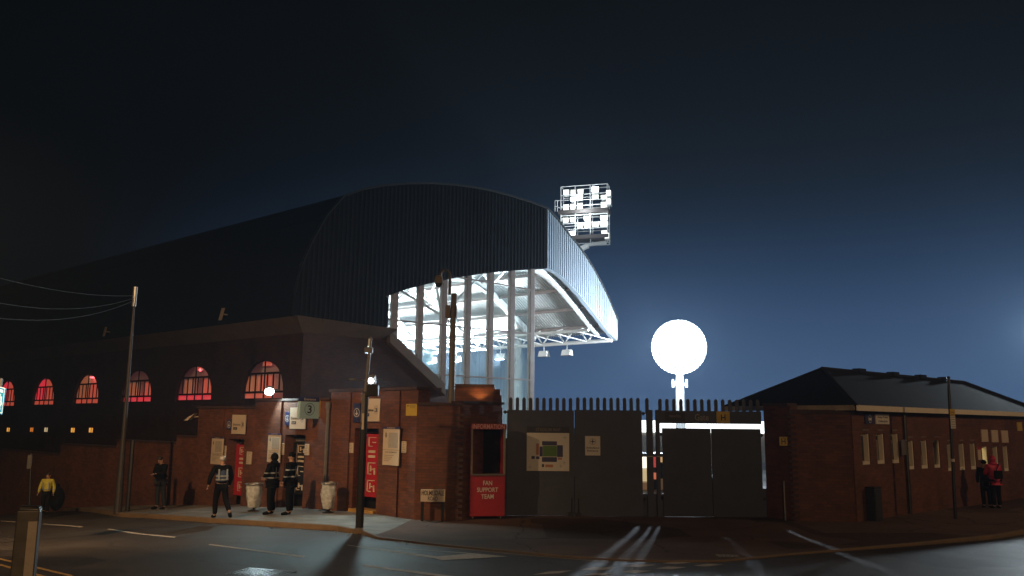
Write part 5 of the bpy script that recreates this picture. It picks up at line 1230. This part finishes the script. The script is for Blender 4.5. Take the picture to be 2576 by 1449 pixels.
    if coat: J['hem'] = (L((0, 0, P['hipz']-coat)), .19, .15); JE.append(('pel', 'hem'))
    jv, jf = skin(J, JE); jm = MB(); jm.add(jv, jf); jk = jm.build('jacket', top, t, smooth=True)
    T = {n: (c[n][0], c[n][1]+.025, c[n][2]+.025) for n in ('pel', 'lp', 'lk', 'la', 'rp', 'rk', 'ra')}; T['pel'] = (c['pel'][0]-V((0, 0, .02)), .15, .12)
    tm = MB(); tm.add(*skin(T, [e for e in E if e[0] in T and e[1] in T])); tm.build('trousers', legs, t, smooth=True)
    for s_ in 'lr':
        a_, b_ = c[s_+'a'][0], c[s_+'t'][0]; sm_ = MB(); sm_.add(*skin({'a': (a_-V((0, 0, .03)), .068, .062), 'm': (a_.lerp(b_, .6)-V((0, 0, .01)), .062, .05), 't': (b_+(b_-a_).normalized()*.05, .052, .042)}, [('a', 'm'), ('m', 't')], 2)); sm_.build('shoe', shoes, t, smooth=True)
    if hair == 'short':
        hm = MB(); vs = []; 
        hm.ball(HD((0, -.012, 1.668)), (.088, .10, .082), 16); q = [i for i in range(len(hm.v))]
        hm.build('hair', hairm, t, smooth=True)
    if hat:
        hm = MB(); hm.ball(HD((0, -.005, 1.685)), (.092, .104, .088), 16); hm.lathe(HD((0, -.003, 1.655)), [(.094, 0), (.10, .01), (.10, .045), (.094, .055)], 18); hm.build('beanie', hat, t, smooth=True)
    if hood:
        hm = MB(); hm.ball(HD((0, -.025, 1.65)), (.108, .115, .125), 16); hm.ball(L((0, -.03, 1.50)), (.13, .11, .07), 14); hm.build('hood', hood, t, smooth=True)
    if vest:
        vm = MB(); VS = {n: (c[n][0], c[n][1]+.062, c[n][2]+.06) for n in ('pel', 'wst', 'chs', 'sho')}; VS['pel'] = (c['pel'][0]+V((0, 0, .05)), .185, .155)
        vm.add(*skin(VS, [('pel', 'wst'), ('wst', 'chs'), ('chs', 'sho')])); vm.build('vest', VEST, t, smooth=True)
    # reflective bands, cut from a slightly larger jacket shell
    if strips:
        bm = bmesh.new(); src = vm if vest else jm; vv = [bm.verts.new(p) for p in src.v]
        for f_ in src.f:
            try: bm.faces.new([vv[i] for i in f_])
            except ValueError: pass
        for z0, z1 in strips:
            for z in (z0, z1): bmesh.ops.bisect_plane(bm, geom=bm.verts[:]+bm.edges[:]+bm.faces[:], plane_co=(0, 0, z), plane_no=(0, 0, 1))
        bm.normal_update(); sb = MB()
        for f_ in bm.faces:
            zc = f_.calc_center_median().z
            if any(z0 < zc < z1 for z0, z1 in strips): sb.add([v.co+v.normal*.006 for v in f_.verts], [list(range(len(f_.verts)))])
        bm.free()
        for sx in (-.11, .11):                             # vertical braces over the shoulders
            for sy in (-1, 1):
                sb.add([L((sx-.022, sy*.175, 1.06)), L((sx+.022, sy*.175, 1.06)), L((sx+.022, sy*.165, 1.36)), L((sx-.022, sy*.165, 1.36))], [(0, 1, 2, 3)])
        sb.build('reflective_band', REFL, t, smooth=True)
    if bag:
        bm_ = MB(); bm_.box(WORLD, -.17, .10, -.30, -.20, 1.0, 1.28); bm_.build('shoulder_bag', CLB, t, bevel=.03)
        st_ = MB(); st_.tube([L(p) for p in ((-.15, -.22, 1.1), (-.02, -.20, 1.30), (.13, -.13, 1.46), (.15, .05, 1.47), (.1, .17, 1.3))], .016, 6); st_.build('strap', CLB, t)
    t.location = foot; t.rotation_euler = (0, 0, yaw); s_ = H/1.75; t.scale = (s_,)*3
    return t
def foot(px, py): return R_(on_pave(px, py))
def hgt(f, px, top): return at_depth(px, top, f.y).z-f.z
GR = 'stewards outside the entrances'
f = foot(552, 1304); person('grey haired steward in dark vest walking away along the pavement', f, radians(28), hgt(f, 552, 1146),
    dict(lean=.10, le=(-.33, -.10, 1.16), lh=(-.36, -.02, .93), re=(.27, .0, 1.14), rh=(.22, .14, .92), lk=(-.12, .14, .51), la=(-.12, .12, .09), lt=(-.14, .28, .04), rk=(.13, -.04, .51), ra=(.20, -.34, .22), rt=(.25, -.24, .08)), CLB, CLB, hairm=HAIRG, vest=True, strips=((1.06, 1.10), (1.16, 1.20)), group=GR)
f = foot(681, 1294); person('hooded steward with reflective bands standing before the tall notice board', f, radians(75), hgt(f, 681, 1141),
    dict(le=(-.25, .06, 1.16), lh=(-.12, .22, 1.06), re=(.25, .06, 1.16), rh=(.10, .23, 1.05), rk=(.09, .05, .5), rt=(.10, .20, .04)), CLB, CLB, hair=None, hood=CLB, strips=((1.04, 1.075), (1.18, 1.215)), coat=.08, group=GR)
f = foot(727, 1295); person('steward in black beanie and reflective jacket beside the black door', f, radians(85), hgt(f, 724, 1138),
    dict(le=(-.26, .02, 1.15), lh=(-.22, .14, .93), re=(.26, .0, 1.14), rh=(.22, .05, .88)), CLB, CLB, hair=None, hat=CLB, strips=((1.06, 1.095), (1.25, 1.285)), coat=.08, group=GR)
f = foot(399, 1281); person('person in dark coat and jeans looking down at a phone by the wall', f, radians(155), hgt(f, 400, 1146),
    dict(head=(-.45, .2), lean=.05, le=(-.23, .08, 1.15), lh=(-.06, .25, 1.18), re=(.24, .06, 1.14), rh=(.08, .26, 1.16), lk=(-.16, .0, .5), la=(-.22, -.04, .09), lt=(-.24, .13, .04)), CLB, DEN, coat=.12)
f = foot(112, 1293); f.z -= .0; person('person in yellow hi vis jacket walking on the far left pavement', f, radians(190), hgt(f, 112, 1189),
    dict(le=(-.27, -.06, 1.14), lh=(-.28, .02, .90), re=(.27, .04, 1.14), rh=(.27, .16, .92), lk=(-.10, .08, .50), la=(-.10, .0, .09), rk=(.10, .0, .51), ra=(.11, -.16, .13), rt=(.12, -.01, .05)), HIV, CLB, strips=((1.02, 1.06),))
f = foot(2509, 1279); person('person in red hooded jacket with shoulder bag at the ticket window', f, radians(5), hgt(f, 2500, 1145)*.98,
    dict(lean=.10, head=(-.1, .3), le=(-.25, .10, 1.18), lh=(-.16, .28, 1.12), re=(.25, .08, 1.17), rh=(.14, .28, 1.10)), REDJ, CLB, hair=None, hood=REDJ, bag=True, coat=.04)
f = foot(2484, 1277); person('person in long black coat beside the red jacket at the ticket window', f, radians(-25), hgt(f, 2484, 1158),
    dict(head=(-.1, -.2)), CLB, CLB, hat=CLB, hair=None, coat=.34)
# dark rucksack left on the far pavement
q = foot(140, 1284); mb = MB(); mb.ball(q+V((0, 0, .42)), (.27, .2, .44), 14); mb.ball(q+V((.02, -.16, .3)), (.19, .1, .22), 12); mb.ball(q+V((-.02, 0, .86)), (.1, .1, .1), 10)
tag(mb.build('sack', CLB, smooth=True, loc=q), 'dark full sack on the pavement beside the yellow jacketed person', 'sack')

# ------------------------------------------------------------------ floodlights
def mast(label, head, face, base_z, scale=1):
    hx = V(head); face = V(face).normalized(); side = V((0, 0, 1)).cross(face).normalized(); up = face.cross(side)
    t = thing('floodlight_mast', label, 'floodlight', (hx.x, hx.y, base_z), 'floodlight masts beyond the gates')
    mb = MB(); mb.tube([V((hx.x, hx.y, base_z))-face*.5, V((hx.x, hx.y, hx.z-1.0))-face*.5], [.34, .24], 14); mb.build('mast', M['white_steel'], t)
    mb = MB(); z = hx.z-2.25
    mb.box(Frame((hx.x-face.x*.5, hx.y-face.y*.5), (side.x, side.y)), -.42, .42, -.08, .08, z-.06, z+.06)
    for s_ in (-.4, .4): mb.box(Frame((hx.x-face.x*.5, hx.y-face.y*.5), (side.x, side.y)), s_-.07, s_+.07, -.12, .12, z-.2, z+.3)
    mb.build('crossarm', M['white_steel'], t)
    R = 1.5*scale  # head widened into a round disc to imitate lamp glare
    mb = MB(); mb.lathe(hx-face*.34, [(.3, -.2), (R*.8, -.12), (R, .06), (R*.98, .10), (R*.5, .02), (.01, .02)], 40, axis=face); mb.build('glare_dish', M['white_steel'], t, smooth=True)
    spots = [(R*1.03*cos(2*pi*i/44), R*1.03*sin(2*pi*i/44), .125) for i in range(44)]
    for i in range(-4, 5):
        for j in range(-4, 5):
            a, b = (i+.5*(j % 2))*.37, j*.33
            if a*a+b*b < (R-.22)**2: spots.append((a, b, .185))
    for a, b, r in spots:
        p = hx-face*.16+side*a+up*b
        mb = MB(); mb.lathe(p, [(r*.5, -.16), (r*.9, -.02), (r*.96, .015)], 12, axis=face); lo = mb.build('lamp', M['white_steel'], t)
        mb = MB(); mb.lathe(p+face*.02, [(.001, 0), (r, 0), (r*.8, .03), (.001, .05)], 14, axis=face); mb.build('lens', M['lens'], lo)
    # added lamps behind the dish, put in to light the stand roof
    for i, d in enumerate((V((-.7, .7, .05)), V((-.2, 1, 0)))):
        p = hx-face*.95+side*(.5*i-.3); mb = MB(); mb.lathe(p, [(.12, -.2), (.22, 0), (.24, .05)], 14, axis=d); lo = mb.build('lamp', M['white_steel'], t)
        mb = MB(); mb.lathe(p+d.normalized()*.052, [(.001, 0), (.2, 0), (.2, .02)], 14, axis=d); mb.build('lens', M['lens'], lo)
    return t
toc = V((-.2, -.98, -.07))
mast('dazzling round floodlight on a white mast beyond the gates', FLOOD, toc, -.9)
lamp('floodlight', 'SPOT', FLOOD+toc.normalized()*.9, 9000, (.72, .87, 1), FLOOD+toc*9, .35, 84, .7)
lamp('floodlight', 'POINT', FLOOD+toc.normalized()*.7, 4000, (.72, .87, 1), radius=.35)
lamp('floodlight', 'SPOT', FLOOD-toc.normalized()*1.6+V((-.3, .3, 0)), 8000, (.84, .94, 1), (3, 56, 9.5), .3, 136, .5)  # added unseen lamp that brightens the roof tip and lining
lamp('floodlight', 'POINT', FLOOD2, 8500, (.78, .92, 1), radius=.4)
# big lamp tower behind the roof
TD = 74.0; tc_ = at_depth(1470, 545, TD); TF = Frame((tc_.x, TD), (.96, -.28))
tz_ = lambda py: at_depth(1470, py, TD).z; ta = lambda px: TF.pix(px, 545)[0]
tw = thing('floodlight_tower', 'tall lattice floodlight tower head glowing above the curved roof', 'floodlight tower', (tc_.x, TD, -3))
mm_ = at_depth(1300, 700, TD+2); mb = MB(); mb.tube([V((mm_.x, mm_.y, -3)), V((mm_.x, mm_.y, mm_.z))], [.7, .4], 12); mb.build('mast', M['white_steel'], tw)
mb = MB(); pA = mm_; pB = TF.w(ta(1478), .2, tz_(617)); beam(mb, pA, pB, .5, .4); beam(mb, TF.w(ta(1472), .2, tz_(615)), TF.w(ta(1524), .2, tz_(612)), .4, .28); mb.build('bracket', M['white_steel'], tw)
x_l, x_r = ta(1412), ta(1529)
fm = MB()
for x in (1411, 1447, 1485, 1528): 
    fm.tube([TF.w(ta(x), 0, tz_(612)), TF.w(ta(x), 0, tz_(466))], .05, 6); fm.tube([TF.w(ta(x), 1.1, tz_(612)), TF.w(ta(x), 1.1, tz_(466))], .05, 6)
for y in (466, 488, 516, 540, 560, 575, 612): fm.tube([TF.w(x_l, 0, tz_(y)), TF.w(x_r, 0, tz_(y))], .045, 6); fm.tube([TF.w(x_l, 1.1, tz_(y)), TF.w(x_r, 1.1, tz_(y))], .045, 6)
for x in (x_l, x_r):
    for y in (466, 516, 560, 612): fm.tube([TF.w(x, 0, tz_(y)), TF.w(x, 1.1, tz_(y))], .04, 6)
fm.build('lattice_frame', M['white_steel'], tw)
for y in (532, 597):
    mb = MB(); mb.box(TF, x_l-.25, x_r+.1, -.3, 1.3, tz_(y)-.18, tz_(y)+.18); mb.build('platform', mat('platform_steel', (.09, .075, .07), .6), tw)
mb = MB()
for x in (ta(1398), ta(1404)):
    mb.tube([TF.w(x, -.3, tz_(530)), TF.w(x, -.3, tz_(502))], .035, 6)
mb.tube([TF.w(ta(1398), -.3, tz_(502)), TF.w(x_r, -.3, tz_(506))], .035, 6); mb.tube([TF.w(ta(1398), -.3, tz_(516)), TF.w(ta(1412), -.3, tz_(522))], .035, 6); mb.build('handrail', M['white_steel'], tw)
rr = random.Random(5)
for r_i, (y0, y1) in enumerate(((469, 487), (488, 503), (506, 527), (542, 557), (558, 573), (576, 592))):
    for c_i, (x0, x1) in enumerate(((1413, 1429), (1431, 1446), (1449, 1465), (1467, 1484), (1487, 1506), (1508, 1527))):
        if rr.random() < .22: continue
        a0, a1, z0, z1 = ta(x0), ta(x1), tz_(y1), tz_(y0); b0 = rr.uniform(.1, .7); dark = rr.random() < .22
        mb = MB(); mb.hexa([TF.w(a0+.08, b0+.1, z0+.08), TF.w(a1-.08, b0+.1, z0+.08), TF.w(a1-.08, b0+.5, z0+.08), TF.w(a0+.08, b0+.5, z0+.08), TF.w(a0+.03, b0, z1-.05), TF.w(a1-.03, b0, z1-.05), TF.w(a1-.08, b0+.5, z1-.05), TF.w(a0+.08, b0+.5, z1-.05)])
        lo = mb.build('lamp', M['grey'] if dark else M['white_steel'], tw)
        mb = MB()
        if not dark:
            zc = z0+(z1-z0)*.25
            mb.hexa([TF.w(a0+.06, b0+.02, zc), TF.w(a1-.06, b0+.02, zc), TF.w(a1-.06, b0+.06, zc), TF.w(a0+.06, b0+.06, zc), TF.w(a0+.03, b0-.04, z1-.06), TF.w(a1-.03, b0-.04, z1-.06), TF.w(a1-.03, b0-.01, z1-.06), TF.w(a0+.03, b0-.01, z1-.06)]); mb.build('lens', M['lens'] if rr.random() < .6 else M['dimlens'], lo)
        else:
            for f in range(6): x = a0+(a1-a0)*(.1+.15*f); mb.box(TF, x, x+.05, b0-.05, b0+.02, z0+.05, z1-.08)
            mb.build('glowing_fins', M['dimlens'], lo)  # fins emit, standing in for light on the lamp backs
for x, y in ((1532, 492), (1532, 513), (1527, 598)):
    a, z = ta(x), tz_(y); mb = MB(); mb.box(TF, a-.22, a+.22, -.2, .4, z-.3, z+.3); lo = mb.build('lamp', M['white_steel'], tw); mb = MB(); mb.box(TF, a-.2, a+.2, -.23, -.205, z-.2, z+.28); mb.build('lens', M['dimlens'], lo)
lamp('floodlight', 'POINT', TF.w((x_l+x_r)/2, -1.3, tz_(540)), 450, (.85, .95, 1), radius=.5)

# ------------------------------------------------------------------ beyond the gates
fs_ = thing('far_stand', 'distant low stand with bright white fascia glimpsed through the gate gaps', 'stand', (12, 92, -4))
FB = Frame((0, 90), (1, 0)); mb = MB(); mb.box(FB, FB.ap(1560), FB.ap(2000), 0, 6, -5, at_depth(1700, 1088, 90).z); mb.build('wall', M['conc'], fs_)
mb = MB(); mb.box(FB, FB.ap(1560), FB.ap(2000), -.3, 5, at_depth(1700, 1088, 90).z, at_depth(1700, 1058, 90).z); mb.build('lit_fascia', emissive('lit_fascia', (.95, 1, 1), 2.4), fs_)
kk = thing('snack_kiosk', 'lit refreshment kiosk with red panel glimpsed between the gate posts', 'kiosk', (7.2, 34, -.2))
KB = Frame((0, 34), (1, 0)); zk = lambda py: at_depth(1640, py, 34).z
mb = MB(); mb.box(KB, KB.ap(1590), KB.ap(1680), .3, 2.5, -.5, zk(1142)); mb.build('body', M['black'], kk)
for x0, x1, y0, y1, nm, em in ((1600, 1634, 1150, 1178, 'hatch', emissive('hatch_light', (1, .93, .75), 1.6)), (1600, 1634, 1180, 1212, 'menu', emissive('menu_light', (1, .75, .4), .55)), (1637, 1652, 1150, 1176, 'red_panel', emissive('red_light', (1, .12, .1), .35)), (1637, 1652, 1190, 1206, 'red_panel', emissive('red_light_low', (1, .25, .12), .5)), (1653, 1676, 1150, 1163, 'amber_panel', emissive('amber_light', (1, .6, .25), .5)), (1600, 1634, 1214, 1240, 'counter', emissive('tan_light', (1, .5, .2), .12)), (1653, 1676, 1205, 1242, 'shelf', emissive('tan_shelf_glow', (1, .5, .2), .08))):  # counter and shelf glow themselves in place of kiosk light
    mb = MB(); mb.box(KB, KB.ap(x0), KB.ap(x1), .1, .28, zk(y1), zk(y0)); mb.build(nm, em, kk)
# glowing pitch-side wall right of gate H
# ------------------------------------------------------------------ street lamp posts (behind the viewer)
def street_lamp(label, head, arm):
    base = V((head.x+arm[0], head.y+arm[1], 0)); base.z = g(base.x, base.y)
    t = thing('street_lamp', label, 'street lamp', base, 'street lamps on the near pavement')
    mb = MB(); top = V((base.x, base.y, head.z-.1)); mb.tube([base, base+V((0, 0, 1.2)), base+V((0, 0, 1.25)), top], [.1, .1, .07, .05], 12); mb.tube([top, top.lerp(head, .5)+V((0, 0, .2)), head+V((0, 0, .1))], .035, 8); mb.build('column', M['grey'], t)
    mb = MB(); mb.ball(head+V((0, 0, .08)), (.3, .18, .08), 12); mb.build('lantern', M['grey'], t)
street_lamp('grey street lamp on the near left pavement', L1, (-1.0, -1.2)); street_lamp('grey street lamp on the near right pavement', L2, (1.4, -1.0)); street_lamp('grey street lamp standing behind the viewer', L3, (.5, -1.3))

# ------------------------------------------------------------------ haze lit by the floodlights
hzm = bpy.data.materials.new('night_haze'); hzm.use_nodes = True; n = hzm.node_tree
for q in list(n.nodes): n.nodes.remove(q)
out = n.nodes.new('ShaderNodeOutputMaterial'); pvv = n.nodes.new('ShaderNodeVolumePrincipled')
pvv.inputs['Color'].default_value = (.52, .70, .95, 1); pvv.inputs['Density'].default_value = .0011; pvv.inputs['Anisotropy'].default_value = .2
n.links.new(pvv.outputs[0], out.inputs['Volume'])
mb = MB(); mb.box(WORLD, -85, 85, -30, 125, -12, 30)
hzo = struct(mb.build('haze', hzm), 'stuff')
S.cycles.volume_step_rate = 4; S.cycles.max_bounces = 5; S.cycles.diffuse_bounces = 3; S.cycles.glossy_bounces = 2; S.cycles.transmission_bounces = 4; S.cycles.transparent_max_bounces = 10; S.cycles.volume_bounces = 0
S.cycles.use_light_tree = True; S.cycles.sample_clamp_indirect = 4; S.cycles.caustics_reflective = False; S.cycles.caustics_refractive = False
